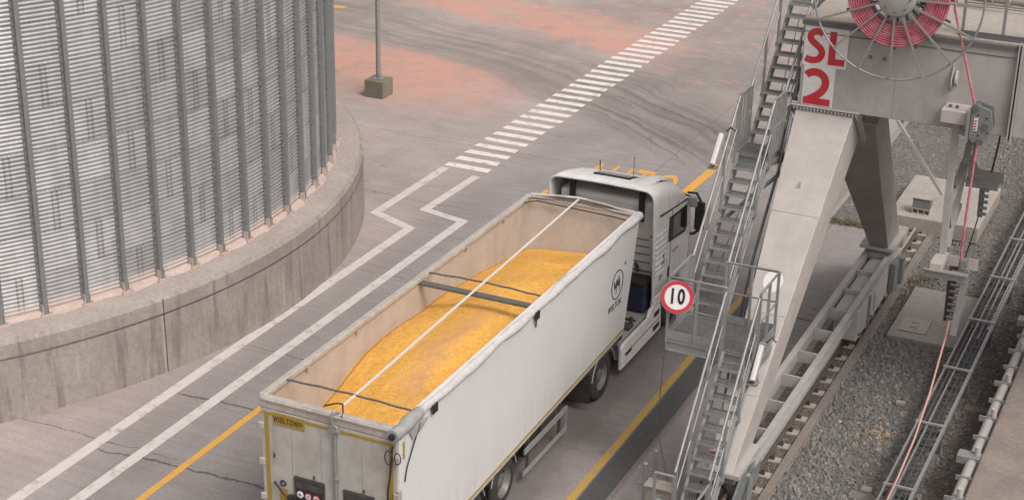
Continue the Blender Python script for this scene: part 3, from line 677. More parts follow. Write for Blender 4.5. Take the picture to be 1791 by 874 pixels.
# ------------------------------------------------------------------ tractor unit
tk = thing('truck_tractor', 'white lorry tractor unit with roof air deflector, coupled to the grain trailer', 'truck', (-11.95, 30, 0))
c0x = -11.95
def section(y, hw, zt, r, n=7, z0=1.02, lean=0.0, crown=.05):
    pts = []
    def P(u, z_): pts.append((c0x + u, y + (zt - z_) * lean, z_))
    for k in range(7): P(-hw - .0, z0 + (zt - r - z0) * k / 6)
    for k in range(1, n + 1):
        a = math.pi - math.pi / 2 * k / n; P(-hw + r + r * math.cos(a), zt - r + r * math.sin(a))
    for k in range(1, 8):
        u = (-hw + r) + (2 * hw - 2 * r) * k / 8; P(u, zt + crown * .35 * math.sin(math.pi * k / 8))
    for k in range(0, n):
        a = math.pi / 2 - math.pi / 2 * k / n; P(hw - r + r * math.cos(a), zt - r + r * math.sin(a))
    for k in range(6, -1, -1): P(hw, z0 + (zt - r - z0) * k / 6)
    return pts
secs = [section(30.18, 1.20, 3.63, .22, lean=.10), section(30.45, 1.215, 3.635, .24, lean=.06), section(30.9, 1.225, 3.56, .28), section(31.4, 1.23, 3.43, .32), section(31.9, 1.225, 3.27, .34), section(32.3, 1.20, 3.05, .34, lean=.01), section(32.62, 1.16, 2.86, .32, lean=.03), section(32.82, 1.10, 2.64, .3, lean=.04)]
vs = [p for s_ in secs for p in s_]; n = len(secs[0])
mb = MB().add(vs, [(j * n + i, j * n + i + 1, (j + 1) * n + i + 1, (j + 1) * n + i) for j in range(len(secs) - 1) for i in range(n - 1)], True)
mb.add(secs[-1], [tuple(range(n))])
shell = mb.build('cab_shell', 'truck_white', tk); sm = shell.modifiers.new('solid', 'SOLIDIFY'); sm.thickness = .035; sm.offset = -1 
# bright rolled lip of the deflector
MB().tube(secs[0], .026, 8).build('deflector_lip', 'truck_white', tk)
cb = MB().hexa([(c0x - 1.1, 30.88, 1.0), (c0x + 1.1, 30.88, 1.0), (c0x + 1.1, 32.5, 1.0), (c0x - 1.1, 32.5, 1.0)],
               [(c0x - 1.08, 30.45, 3.28), (c0x + 1.08, 30.45, 3.28), (c0x + 1.08, 31.9, 3.24), (c0x - 1.08, 31.9, 3.24)]).build('cab_back', 'cab_back', tk, bevel=.1)
mb = MB()
for zz in (2.35, 2.17, 1.98, 1.78, 1.55, 1.3): mb.box(c0x + .1, c0x + .98, 30.45 + (3.28 - zz) * .189 - .02, 30.49 + (3.28 - zz) * .189, zz, zz + .014)
mb.build('back_ribs', 'chassis', tk)
MB().box(c0x - .80, c0x - .68, 30.36, 30.43, 2.8, 3.5).build('deflector_strut', 'black', tk); MB().box(c0x + .80, c0x + .92, 30.36, 30.43, 2.85, 3.5).build('deflector_strut', 'black', tk)
mb = MB().tube([(c0x - 1.15, 30.4, 2.85), (c0x - .82, 30.9, 3.4)], .018, 6).tube([(c0x + 1.15, 30.4, 2.85), (c0x + .9, 30.9, 3.45)], .018, 6); mb.build('deflector_strut', 'black', tk)
# roof hatch
mb = MB().hexa([(c0x - .42, 30.7, 3.57), (c0x + .45, 30.7, 3.57), (c0x + .45, 31.3, 3.43), (c0x - .42, 31.3, 3.43)], [(c0x - .40, 30.72, 3.645), (c0x + .43, 30.72, 3.645), (c0x + .43, 31.28, 3.49), (c0x - .40, 31.28, 3.49)])
hb = mb.build('roof_hatch', 'black', tk, bevel=.01)
MB().hexa([(c0x - .33, 30.80, 3.60), (c0x + .36, 30.80, 3.60), (c0x + .36, 31.2, 3.48), (c0x - .33, 31.2, 3.48)], [(c0x - .32, 30.81, 3.64), (c0x + .35, 30.81, 3.64), (c0x + .35, 31.19, 3.53), (c0x - .32, 31.19, 3.53)]).build('hatch_lid', 'cab_grey', hb)
mb = MB(); vs = []; 
for j in range(9):
    for i in range(9):
        u = i / 8; w = j / 8; hgt = .05 * math.sin(math.pi * u) ** 1.2 * math.sin(math.pi * min(1, w)) ** .8
        y = 30.3 + 1.9 * w; base = 3.63 if y < 30.5 else 3.63 - (y - 30.5) * .15 - max(0, y - 31.2) ** 2 * .15
        vs.append((c0x + .52 + .42 * u, y, base + hgt - .005))
mb.add(vs, [(j * 9 + i, j * 9 + i + 1, j * 9 + i + 10, j * 9 + i + 9) for j in range(8) for i in range(8)], True); mb.build('roof_bulge', 'truck_white', tk)
MB().tube([(c0x - .48, 31.3, 3.4), (c0x - .5, 31.32, 3.72)], .012, 6).build('antenna', 'black', tk)
MB().tube([(c0x + .28, 31.35, 3.4), (c0x + .27, 31.38, 3.9)], .007, 6).build('antenna', 'black', tk)
mb = MB().lathe([(.06, 0), (.045, .04), (.015, .1), (.001, .12)], (c0x + .9, 31.35, 3.40), 'z', 12); mb.build('antenna', 'black', tk)
XS = c0x + 1.232
for sgn in (1, -1):
    def bx(a, b, y0, y1, z0, z1, nm, m_, par=tk, bv=0):
        x0, x1 = sorted((c0x + sgn * a, c0x + sgn * b)); return MB().box(x0, x1, y0, y1, z0, z1).build(nm, m_, par, bevel=bv)
    # door: outline gaps, window, handle
    x_ = c0x + sgn * 1.236
    dp = MB().prism([(31.34, 1.15), (32.45, 1.15), (32.62, 2.0), (32.50, 2.78), (31.34, 2.86)], 'x', c0x + sgn * 1.20, c0x + sgn * 1.236).build('door', 'truck_white', tk, bevel=.012)
    mb = MB()
    for p, q in (((31.33, 1.15), (31.33, 2.86)), ((31.33, 1.15), (32.45, 1.15)), ((32.46, 1.15), (32.63, 2.0))): mb.bar((x_ - .012 * sgn, p[0], p[1]), (x_ - .012 * sgn, q[0], q[1]), .02, .02)
    mb.build('door_gap', 'black', tk)
    wn = MB().prism([(31.16, 2.16), (32.22, 2.04), (32.34, 2.16), (32.26, 2.68), (31.16, 2.74)], 'x', c0x + sgn * 1.235, c0x + sgn * 1.243).build('window_frame', 'black', dp)
    MB().prism([(31.40, 2.20), (32.14, 2.12), (32.22, 2.22), (32.16, 2.62), (31.40, 2.67)], 'x', c0x + sgn * 1.243, c0x + sgn * 1.246).build('window_pane', 'glass', dp)
    mb = MB().bar((x_ + .004 * sgn, 30.55, 2.98), (x_ - .01 * sgn, 32.35, 2.78), .02, .028); mb.build('side_trim', 'black', tk)
    MB().bar((x_ + .01 * sgn, 31.45, 1.86), (x_ + .01 * sgn, 31.75, 1.86), .03, .05).build('handle', 'cab_grey', dp)
    mb = MB()
    for k in range(8): mb.tube([(c0x + sgn * 1.218, 30.42, 1.62 + k * .13), (c0x + sgn * 1.222, 31.05, 1.60 + k * .13)], .018, 6)
    mb.build('ribbed_panel', 'truck_white', tk)
    mb = MB()        # line drawing on the panel behind the door
    for p, q in (((30.82, 1.72), (30.92, 2.02)), ((30.92, 2.02), (30.97, 1.75)), ((30.97, 1.75), (30.82, 1.72)), ((30.86, 1.70), (30.99, 1.82))): mb.bar((x_ - .008 * sgn, p[0], p[1]), (x_ - .008 * sgn, q[0], q[1]), .014, .014)
    mb.build('panel_mark', 'logo_ink', tk)
    bx(1.222, 1.232, 30.72, 30.86, 1.42, 1.54, 'vent', 'cab_grey')
    bx(1.222, 1.24, 31.22, 31.31, 1.30, 1.55, 'vent', 'black')
    # mirrors
    mr = bx(1.30, 1.52, 32.62, 32.74, 1.95, 2.62, 'mirror', 'black', tk, .035)
    MB().tube([(c0x + sgn * 1.12, 32.6, 2.82), (c0x + sgn * 1.3, 32.7, 2.8), (c0x + sgn * 1.42, 32.7, 2.62)], .03, 8).build('mirror_arm', 'black', mr)
    MB().tube([(c0x + sgn * 1.18, 32.6, 1.84), (c0x + sgn * 1.3, 32.68, 1.84), (c0x + sgn * 1.42, 32.7, 1.96)], .035, 8).build('mirror_arm', 'black', mr)
    mm = bx(1.27, 1.45, 32.25, 32.37, 2.62, 2.86, 'mirror', 'cab_grey', tk, .03)
    MB().tube([(c0x + sgn * 1.15, 32.4, 2.84), (c0x + sgn * 1.35, 32.36, 2.82)], .02, 6).build('mirror_arm', 'black', mm)
    # side skirt
    poly = [(28.60, .20), (30.98, .20), (30.92, .78), (30.75, .92), (30.3, .92), (30.15, .76), (28.72, .76), (28.60, .70)]
    sk = MB().prism(poly, 'x', c0x + sgn * 1.17, c0x + sgn * 1.235).build('side_skirt', 'truck_white', tk, bevel=.015)
    mb = MB().bar((x_ + .001 * sgn, 28.75, .50), (x_ + .001 * sgn, 30.85, .50), .012, .012); mb.build('skirt_seam', 'chassis', sk)
    for a, b, c_, d_ in ((28.86, 29.2, .42, .485), (30.5, 30.82, .62, .74), (30.48, 30.85, .30, .42)): bx(1.233, 1.240, a, b, c_, d_, 'skirt_slot', 'black', sk)
    # cab lower: wheel arch
    bx(1.15, 1.236, 30.45, 30.97, .86, 1.10, 'lower_panel', 'truck_white', tk, .01)
    bx(.9, 1.22, 32.25, 32.85, .35, 1.15, 'step_box', 'truck_white', tk, .03)
    arch(tk, c0x + sgn * 1.07, .30, 31.62, .64, 5, 175, 'mudguard', 'black', 'black')
    wheel(tk, c0x + sgn * 1.05, 31.62, sgn, .51, .32)
    wheel(tk, c0x + sgn * 1.07, 27.62, sgn, .52, .28); wheel(tk, c0x + sgn * .74, 27.62, sgn, .52, .28)
    arch(tk, c0x + sgn * .92, .62, 27.62, .62, 12, 168)
    bx(.62, 1.22, 26.92, 26.95, .22, .85, 'mudflap', 'rubber')
    bx(.45, 1.15, 28.75, 30.2, .32, .72, 'fuel_tank', 'alu', tk, .06)
MB().box(c0x - 1.0, c0x + 1.0, 32.8, 32.9, .35, 1.9).build('grille', 'black', tk, bevel=.03)
MB().prism([(32.72, 1.95), (32.86, 1.95), (32.80, 2.72), (32.6, 2.78)], 'x', c0x - 1.02, c0x + 1.02).build('windscreen', 'glass', tk)
mb = MB().box(c0x - .48, c0x - .38, 26.3, 32.4, .7, .95).box(c0x + .38, c0x + .48, 26.3, 32.4, .7, .95).box(c0x - .6, c0x + .6, 27.2, 28.2, .95, 1.06)
mb.tube([(c0x - .9, 31.62, .51), (c0x + .9, 31.62, .51)], .07, 8).tube([(c0x - .9, 27.62, .52), (c0x + .9, 27.62, .52)], .1, 8).lathe([(.2, -.2), (.26, 0), (.2, .2)], (c0x, 27.62, .55), 'x', 14)
mb.build('chassis', 'chassis', tk)
mb = MB().box(c0x - 1.14, c0x + 1.14, 28.62, 30.55, .745, .765)
mb.build('deck_plate', 'cab_grey', tk)
mb = MB()
for y in (28.75, 29.0, 29.35, 29.8): mb.tube([(c0x - 1.0, y, .79), (c0x + 1.05, y + .05, .79)], .03, 6)
mb.box(c0x + .5, c0x + 1.1, 28.7, 28.95, .77, .87).box(c0x + .3, c0x + .7, 29.3, 29.9, .77, .9).box(c0x + .85, c0x + 1.1, 29.35, 29.6, .77, .84)
for x, y in ((.95, 28.85), (.7, 29.1), (1.02, 29.65)): mb.tube([(c0x + x, y, .8), (c0x + x, y, .95)], .045, 8)
mb.build('deck_fittings', 'chassis', tk)
MB().box(c0x + .52, c0x + 1.08, 30.25, 30.7, .80, 1.42).build('blue_tank', 'navy', tk, bevel=.05)
MB().box(c0x + .50, c0x + 1.10, 30.23, 30.72, 1.42, 1.5).build('tank_lid', 'black', tk, bevel=.02)
mb = MB()
mb.tube([(c0x + 1.08, 30.72, .9), (c0x + 1.08, 30.72, 2.65)], .035, 8).tube([(c0x + 1.0, 30.8, 1.5), (c0x + 1.0, 30.8, 2.7)], .02, 6)
mb.box(c0x + .78, c0x + 1.12, 30.7, 30.85, 2.6, 2.72).box(c0x + .95, c0x + 1.05, 30.62, 30.7, 2.42, 2.56)
for k, x in enumerate((.3, .42, .54)):
    mb.tube([(c0x + x, 30.9, 1.9), (c0x + x - .05, 30.6, 1.5), (c0x + x - .08, 30.0, 1.15), (c0x + x - .1, 29.3, 1.25)], .014, 6)
mb.tube([(c0x + .62, 30.86, 2.0), (c0x + .64, 30.78, 1.75), (c0x + .74, 30.7, 1.55)], .04, 8)
mb.build('air_lines', 'black', tk)
mb = MB().box(c0x + .55, c0x + 1.12, 30.76, 30.80, 1.55, 1.575)
mb.build('grab_rail', 'galv', tk)

# ------------------------------------------------------------------ loading crane
cr = thing('loading_crane', 'grey steel portal crane with box beam and splayed legs riding on the rail', 'crane', (-7, 31, 0))
BY0, BY1, BZ0, BZ1 = 28.8, 31.36, 6.42, 8.10
beam = MB().box(-7.52, -3.68, BY0, BY1, BZ0, BZ1 - .04).build('box_beam', 'crane', cr, bevel=.012)
MB().box(-3.60, 9, BY0 + .0, BY1, BZ0 - .0, BZ1 - .14).build('box_beam', 'crane', cr, bevel=.012)
mb = MB().box(-3.68, -3.655, BY0 - .09, BY1 + .05, BZ0 - .1, BZ1 + .02).box(-3.625, -3.60, BY0 - .09, BY1 + .05, BZ0 - .1, BZ1 + .02)
mb.build('joint_flange', 'crane', cr)
MB().box(-3.655, -3.625, BY0 - .04, BY1, BZ0 - .05, BZ1 - .05).build('joint_gap', 'black', cr)
MB().box(-7.56, -3.70, BY0 - .035, BY0 + .02, BZ1 - .12, BZ1 - .04).build('top_flange', 'galv_dark', cr)
MB().box(-7.54, 9, BY0 + .02, 33.0, BZ1 - .04, BZ1).build('deck', 'slab', cr)
MB().box(-7.5, -3.7, BY0 - .012, BY0 - .001, BZ1 - .255, BZ1 - .24).build('beam_seam', 'galv_dark', cr)
mb = MB()
mb.box(-5.76, -5.75, BY0 - .004, BY0 - .0005, BZ0 + .02, BZ1 - .7)
mb.build('beam_seam', 'cab_grey', cr)
for x in (-6.28, -6.02): MB().box(x, x + .05, BY0 - .03, BY0, 7.50, 7.56).build('lug', 'galv_dark', cr)
MB().prism([(28.80, 7.62), (28.80, 7.10), (28.66, 7.24), (28.66, 7.32)], 'x', -4.76, -4.74).prism([(28.80, 7.5), (28.80, 7.2), (28.68, 7.3), (28.68, 7.36)], 'x', -4.70, -4.66).build('lifting_lug', 'crane_leg', cr)
# lettering panel
pn = MB().add([(-7.50, BY0 - .006, 7.22), (-6.68, BY0 - .006, 7.22), (-6.68, BY0 - .006, 7.96), (-7.50, BY0 - .006, 7.97)], [(0, 1, 2, 3)])
pn.add([(-7.46, BY0 - .006, 6.46), (-6.87, BY0 - .006, 6.46), (-6.87, BY0 - .006, 7.22), (-7.46, BY0 - .006, 7.22)], [(0, 1, 2, 3)])
pn = pn.build('number_panel', 'sign_white', cr)
GD = [.008]
def glyph(pts, w, name, cuts=None):       # flat stroke lettering in the panel plane
    GD[0] += .0012; mb = MB(); P = [V((a, 0, b)) for a, b in pts]; L = []; Q = []
    for i, p in enumerate(P):
        d = (P[min(i + 1, len(P) - 1)] - P[max(i - 1, 0)]).normalized(); nn = V((-d.z, 0, d.x)); ww = w[i] if isinstance(w, list) else w
        L.append(p + nn * ww / 2 + V((0, BY0 - GD[0], 0))); Q.append(p - nn * ww / 2 + V((0, BY0 - GD[0], 0)))
    n = len(P); mb.add(L + Q, [(i, i + 1, n + i + 1, n + i) for i in range(n - 1)]); return mb.build(name, 'red_paint', pn)
def arc(cx, cz, rx, rz, a0, a1, n=14): return [(cx + rx * math.cos(R(a0 + (a1 - a0) * i / n)), cz + rz * math.sin(R(a0 + (a1 - a0) * i / n))) for i in range(n + 1)]
def smooth(pts, k=6):
    out = []; P = [V((a, b)) for a, b in pts]; P = [P[0]] + P + [P[-1]]
    for i in range(1, len(P) - 2):
        for j in range(k):
            t = j / k; p0, p1, p2, p3 = P[i - 1:i + 3]
            out.append(tuple(.5 * ((2 * p1) + (p2 - p0) * t + (2 * p0 - 5 * p1 + 4 * p2 - p3) * t * t + (3 * p1 - p0 - 3 * p2 + p3) * t ** 3)))
    return out + [tuple(P[-1])]
sp = [(-7.455 + (x + 7.455) * .93, 7.325 + (z_ - 7.165) * .80) for x, z_ in [(-7.13, 7.80), (-7.22, 7.845), (-7.33, 7.82), (-7.385, 7.73), (-7.36, 7.63), (-7.26, 7.54), (-7.165, 7.45), (-7.13, 7.34), (-7.175, 7.22), (-7.28, 7.165), (-7.38, 7.17), (-7.455, 7.205)]]
glyph(smooth(sp), .125, 'letter')
glyph([(-6.965, 7.90), (-6.965, 7.27)], .13, 'letter'); glyph([(-6.90, 7.335), (-6.72, 7.335)], .125, 'letter')
two = [(x, 6.54 + (z_ - 6.535) * 1.19) for x, z_ in [(-7.40, 6.945), (-7.35, 6.985), (-7.25, 7.01), (-7.12, 6.985), (-7.04, 6.90), (-7.04, 6.80), (-7.10, 6.70), (-7.25, 6.60), (-7.36, 6.545)]]
glyph(smooth(two), .14, 'numeral'); glyph([(-7.43, 6.548), (-6.92, 6.548)], .13, 'numeral')

# splayed legs: outer face, inner face
def leg(s, nm='leg'):
    yc = 30.08
    def Y(v): return yc + s * (v - yc)
    # (y outer, z) top and bottom; widths narrow downward
    lo_o, hi_o = V((0, 23.80, 1.30)), V((0, 28.84, 6.36))
    ax = (hi_o - lo_o).normalized(); nr = V((0, ax.z, -ax.y))     # normal to leg axis, pointing inwards/down
    lo_i = lo_o + nr * .78 + ax * .35; hi_i = hi_o + nr * .90
    # flat cut at the bottom
    lo_i = V((0, 24.93, 1.30))
    xt, xb = (-7.56, -6.46), (-7.22, -6.78)
    def P(x, p): return (x, Y(p.y), p.z)
    lo = [P(xb[0], lo_o), P(xb[1], lo_o), P(xb[1], lo_i), P(xb[0], lo_i)]
    hi = [P(xt[0], hi_o), P(xt[1], hi_o), P(xt[1], hi_i), P(xt[0], hi_i)]
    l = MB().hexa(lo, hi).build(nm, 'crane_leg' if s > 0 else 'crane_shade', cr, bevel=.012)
    # thickened flanges along the edges of the plate box and bolted head flange
    f0 = hi_o - ax * .0; e = .09
    a = [P(-7.56 - e, f0 - nr * e), P(-6.44 + e, f0 - nr * e), P(-6.44 + e, f0 + nr * (.92 + e)), P(-7.56 - e, f0 + nr * (.92 + e))]
    t_ = ax * .035
    for k, off in enumerate((0, .05)):
        b = [tuple(V(q) + V((0, s * ax.y * off, ax.z * off))) for q in a]; c_ = [tuple(V(q) + V((0, s * ax.y * .035, ax.z * .035))) for q in b]
        MB().hexa(b, c_).build('head_flange', 'crane_leg' , cr)
    mb = MB()
    for i in range(19):
        q = V(P(-7.59 + i * 1.18 / 18, f0 - nr * .045)); d = V((0, s * ax.y, ax.z)); mb.tube([q - d * .045, q], .02, 6)
    for i in range(13):
        q = V(P(-6.40, f0 + nr * (.0 + i * .075))); d = V((0, s * ax.y, ax.z)); mb.tube([q - d * .045, q], .02, 6)
    mb.build('flange_bolts', 'cab_grey', cr)
    # stub that joins leg and beam
    t0 = [P(-7.52, hi_o), P(-6.48, hi_o), P(-6.48, hi_i), P(-7.52, hi_i)]
    t1 = [P(-7.52, V((0, 28.84, 6.5))), P(-6.48, V((0, 28.84, 6.5))), P(-6.48, V((0, 30.05, 6.5))), P(-7.52, V((0, 30.05, 6.5)))]
    MB().hexa(t0, t1).build('leg_stub', 'crane', cr)
    MB().box(-7.42, -6.64, min(Y(23.75), Y(25.0)), max(Y(23.75), Y(25.0)), 1.22, 1.30).build('leg_foot', 'crane', cr)
    mb = MB().box(-7.30, -6.78, min(Y(23.95), Y(24.85)), max(Y(23.95), Y(24.85)), 1.0, 1.22); mb.tube([(-7.21, Y(24.4), 1.05), (-6.83, Y(24.4), 1.05)], .26, 20); mb.build('leg_saddle', 'grey_box', cr)
    # little lifting eye on the face
    q = V(P(-7.05, lo_o + ax * 5.6))
    MB().ring(q + V((0, -.04 * s, .02)), .05, .012, 'x', 14, 5).build('lifting_lug', 'crane_leg', cr)
    return l, ax
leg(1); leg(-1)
ax = V((0, 28.84 - 23.80, 6.36 - 1.30)).normalized(); nr = V((0, ax.z, -ax.y)); q = V((-7.04, 23.80, 1.30)) + ax * 3.62
mb = MB(); vs = [q - nr * .006 + V((.18 * math.cos(2 * math.pi * k / 30), 0, 0)) + ax * .22 * math.sin(2 * math.pi * k / 30) for k in range(30)]
mb.add(vs, [tuple(range(30))]).build('round_patch', 'lamp_white', cr)
for k_ in (1.45, 3.0, 5.0):
    t_ = k_ / 7.15; xl = -7.22 + (-7.56 + 7.22) * t_; xr = -6.78 + (-6.46 + 6.78) * t_; b_ = V((0, 23.80, 1.30)) + ax * k_ - nr * .002
    MB().bar(b_ + V((xl + .01, 0, 0)), b_ + V((xr - .01, 0, 0)), .012, .008, ax).build('weld_seam', 'crane', cr)
# braces
MB().box(-5.62 , -5.56, 28.9, 28.96, 6.3, 6.42).bar((-5.62, 28.7, 6.45), (-4.62, 28.5, 5.25), .075, .05).build('brace', 'crane', cr)
MB().box(-6.9, -6.5, 29.9, 30.0, 5.95, 6.42).build('diaphragm', 'galv_dark', cr)

# sill frame: two channels with cross plates
for xa, xb_ in ((-7.34, -7.22), (-6.82, -6.70)):
    sgn = -1 if xa < -7 else 1
    mb = MB().box(xa, xb_, 24.6, 36.4, 1.075, 1.10).box(xa, xb_, 24.6, 36.4, .84, .865)
    xw = xb_ - .02 if sgn < 0 else xa; mb.box(xw, xw + .02, 24.6, 36.4, .865, 1.075); mb.build('sill_beam', 'crane', cr)
y = 24.95
for k in range(10): MB().box(-7.215, -6.825, 24.8 + k * 1.165, 24.84 + k * 1.165, .84, 1.09).build('cross_plate', 'crane', cr)
# bogies under both ends
def bogie(y0, y1):
    b = MB().box(-7.16, -6.64, y0, y1, .28, .98).build('bogie', 'crane', cr, bevel=.015)
    MB().box(-6.638, -6.60, y0 + .9, y0 + 1.0, .3, 1.0).build('stiffener', 'grey_box', b); MB().box(-6.638, -6.61, y0 + 1.5, y0 + 2.6, .4, .85).build('cover', 'crane_leg', b)
    for yy in (y0 + .7, y0 + 2.5):
        MB().lathe([(.001, -.09), (.20, -.09), (.20, -.05), (.17, -.045), (.17, .045), (.20, .05), (.20, .09), (.001, .09)], (-7.0, yy, .33), 'x', 28).build('bogie_wheel', 'rail_steel', b)
    mb = MB()
    for yy in (y0 + .15, y0 + 1.2, y0 + 2.4, y1 - .2): mb.tube([(-6.64, yy, .4), (-6.60, yy, .4)], .035, 8)
    mb.build('bolts', 'galv_dark', b)
    mb = MB().box(-6.62, -6.5, y1 - 1.3, y1 - .9, .35, 1.05).box(-6.60, -6.46, y1 - .6, y1 - .35, .3, .95); mb.build('buffer_bracket', 'grey_box', b)
bogie(32.1, 36.2)
MB().box(-7.17, -6.85, 36.45, 37.9, .5, .86).build('sill_housing', 'box_tan', cr, bevel=.02)
MB().box(-6.84, -6.78, 36.3, 37.0, .5, .9).build('buffer_bracket', 'rust_box', cr)
# near end: castings and motors under the foot of the near leg
mb = MB()
for xa in (-7.28, -6.78):
    mb.prism([(23.9, .05), (24.5, .05), (24.85, .35), (25.4, .35), (25.5, .82), (24.3, .98), (23.9, .75)], 'x', xa, xa + .04)
mb.box(-7.23, -6.785, 24.3, 24.5, .3, .9).box(-7.23, -6.785, 25.15, 25.35, .35, .82); mb.build('bogie', 'grey_box', cr, bevel=.01)
for yy in (24.25, 25.0):
    mb = MB().lathe([(.001, -.14), (.12, -.14), (.17, -.1), (.17, .1), (.12, .14), (.001, .14)], (-7.33, yy, .5), 'x', 20); mb.build('gear_drum', 'grey_box', cr)
    MB().lathe([(.001, -.05), (.25, -.05), (.25, .05), (.001, .05)], (-7.0, yy, .37), 'x', 28).build('bogie_wheel', 'rail_steel', cr)
mb = MB().tube([(-7.1, 24.2, .85), (-6.85, 24.4, .3)], .02, 6).tube([(-6.74, 24.7, .75), (-6.72, 24.2, .3)], .018, 6).tube([(-7.38, 24.0, .9), (-7.40, 23.8, .5), (-7.3, 23.9, .1)], .022, 6); mb.build('hoses', 'black', cr)
mb = MB()
for k in range(4): mb.box(-7.05 + .0, -6.72, 24.05 + k * .14, 24.1 + k * .14, .3, .36)
mb.prism([(24.7, .95), (24.95, .95), (24.9, .3), (24.6, .15)], 'x', -6.73, -6.70); mb.build('guard', 'galv', cr)
MB().box(-7.05, -6.98, 23.72, 23.74, 1.42, 1.72).build('warning_plate', 'lamp_white', cr)
wp = MB().box(-7.20, -7.07, 23.73, 23.75, 1.5, 1.72).build('warning_plate', 'sign_white', cr)
mb = MB()
for k in range(3): mb.box(-7.19, -7.09, 23.72, 23.728, 1.535 + k * .06, 1.565 + k * .06)
mb.build('warning_lines', 'red_paint', wp)

# deck furniture
mb = MB()
for x in (-4.72, -4.02, -3.2, -2.2):
    mb.bar((x, 29.0, BZ1), (x, 29.0, 9.25), .05, .05, (1, 0, 0)); mb.box(x - .07, x + .07, 28.93, 29.07, BZ1, BZ1 + .02)
mb.tube([(-4.72, 29.0, 9.22), (0, 29.0, 9.22)], .024, 8).tube([(-4.72, 29.0, 8.7), (0, 29.0, 8.7)], .018, 8)
mb.build('handrail', 'galv', cr)
MB().box(-4.75, 0, 28.90, 28.915, BZ1, BZ1 + .11).build('toe_board', 'galv_dark', cr)
mb = MB().tube([(-5.0, 31.35, 8.26), (3, 31.35, 8.26)], .09, 12).tube([(-5.2, 31.0, 8.18), (3, 31.0, 8.18)], .022, 6)
mb.build('deck_pipe', 'box_tan', cr)
mb = MB()
for x in (-4.75, -4.62, -4.3, -3.9): mb.lathe([(.001, -.03), (.13, -.03), (.13, .03), (.001, .03)], (x, 31.35, 8.26), 'x', 14)
mb.build('pipe_flange', 'cab_grey', cr)
mb = MB()
for k in range(16): mb.box(-5.2 + k * .3, -5.17 + k * .3, 31.75, 32.35, 8.22, 8.25)
mb.box(-5.3, 0, 31.73, 31.76, 8.18, 8.3).box(-5.3, 0, 32.35, 32.38, 8.18, 8.3); mb.build('deck_tray', 'galv', cr)
MB().box(-4.1, -3.7, 31.6, 31.9, 8.12, 8.4).build('junction_box', 'grey_box', cr, bevel=.01)
MB().ring((-4.72, 28.84, 8.06), .05, .018, 'y', 16, 6).build('lifting_lug', 'crane_leg', cr)

# ------------------------------------------------------------------ cable reel
RX, RY, RZ = -5.78, 28.34, 8.80
re = thing('cable_reel', 'large spoked reel wound with red hose, mounted in front of the crane beam', 'cable reel', (RX, RY, RZ))
MB().lathe([(.001, -.17), (.30, -.17), (.335, -.15), (.345, -.10), (.345, .12), (.001, .12)], (RX, RY, RZ), 'y', 40).build('hub', 'cab_grey', re)
mb = MB()
for k in range(8):
    a = 2 * math.pi * k / 8; mb.tube([(RX + .25 * math.cos(a), RY - .19, RZ + .25 * math.sin(a)), (RX + .25 * math.cos(a), RY - .165, RZ + .25 * math.sin(a))], .018, 6)
mb.build('hub_bolts', 'galv_dark', re)
MB().ring((RX, RY - .03, RZ), 1.49, .019, 'y', 96, 8).build('outer_ring', 'galv', re)
for k in range(16):
    a = 2 * math.pi * (k + .0) / 16 - math.pi / 2; c_, s_ = math.cos(a), math.sin(a)
    MB().bar((RX + .30 * c_, RY - .12, RZ + .30 * s_), (RX + 1.5 * c_, RY - .05, RZ + 1.5 * s_), .034, .03, (0, 1, 0)).build('spoke', 'galv', re)
    MB().bar((RX + .30 * c_, RY + .15, RZ + .30 * s_), (RX + 1.0 * c_, RY + .15, RZ + 1.0 * s_), .04, .02, (0, 1, 0)).build('spoke', 'galv_dark', re)
coil = MB()
for k in range(9):
    pts = []
    for layer in (-.045, .005, .055): coil.ring((RX + .003 * random.uniform(-1, 1), RY + layer, RZ), .53 + k * .043, .0215, 'y', 72, 6)
coil.build('hose_coil', 'red_hose', re)
MB().ring((RX, RY + .09, RZ), .50, .03, 'y', 48, 8).build('drum_rim', 'cab_grey', re)
mb = MB().tube([(RX, RY + .1, RZ), (RX, BY0 + 1.0, RZ)], .12, 14).prism([(RX - .35, 8.1), (RX + .35, 8.1), (RX + .14, 8.95), (RX - .14, 8.95)], 'y', BY0 + .25, BY0 + .45); mb.build('stand', 'cab_grey', re)
MB().box(RX + .1, RX + .55, BY0 + .3, BY0 + .9, 8.5, 8.85).build('motor', 'black', re, bevel=.04)
MB().tube([(-6.9, 28.6, 9.0), (-7.1, 28.5, 8.6), (-7.35, 28.9, 8.3), (-7.6, 29.4, 8.2)], .03, 8).build('conduit', 'galv', re)

# hose from the reel to the ground
hs = MB().tube([(-4.83, 28.34, 9.1), (-4.79, 28.34, 8.7), (-4.52, 28.34, 7.9), (-4.27, 28.36, 7.12), (-4.20, 28.38, 6.9), (-4.12, 28.38, 6.45), (-4.13, 28.38, 5.6), (-4.14, 28.38, 4.9), (-4.13, 28.38, 4.1), (-4.17, 28.38, 3.1)], .022, 8)
tag(hs.build('red_hose', 'red_hose'), 'red hose running from the reel down through the grey guide box', 'hose')
hs = MB().tube([(-4.17, 28.38, 3.1), (-4.19, 28.2, 2.6), (-4.24, 27.6, 1.75), (-4.30, 26.9, 1.1), (-4.36, 26.0, .72), (-4.38, 25.2, .62), (-4.38, 22, .6), (-4.38, 12, .6)], .019, 8)
tag(hs.build('pink_cable', 'pink_cable'), 'faded pink cable slanting down to lie along the cable tray', 'cable')

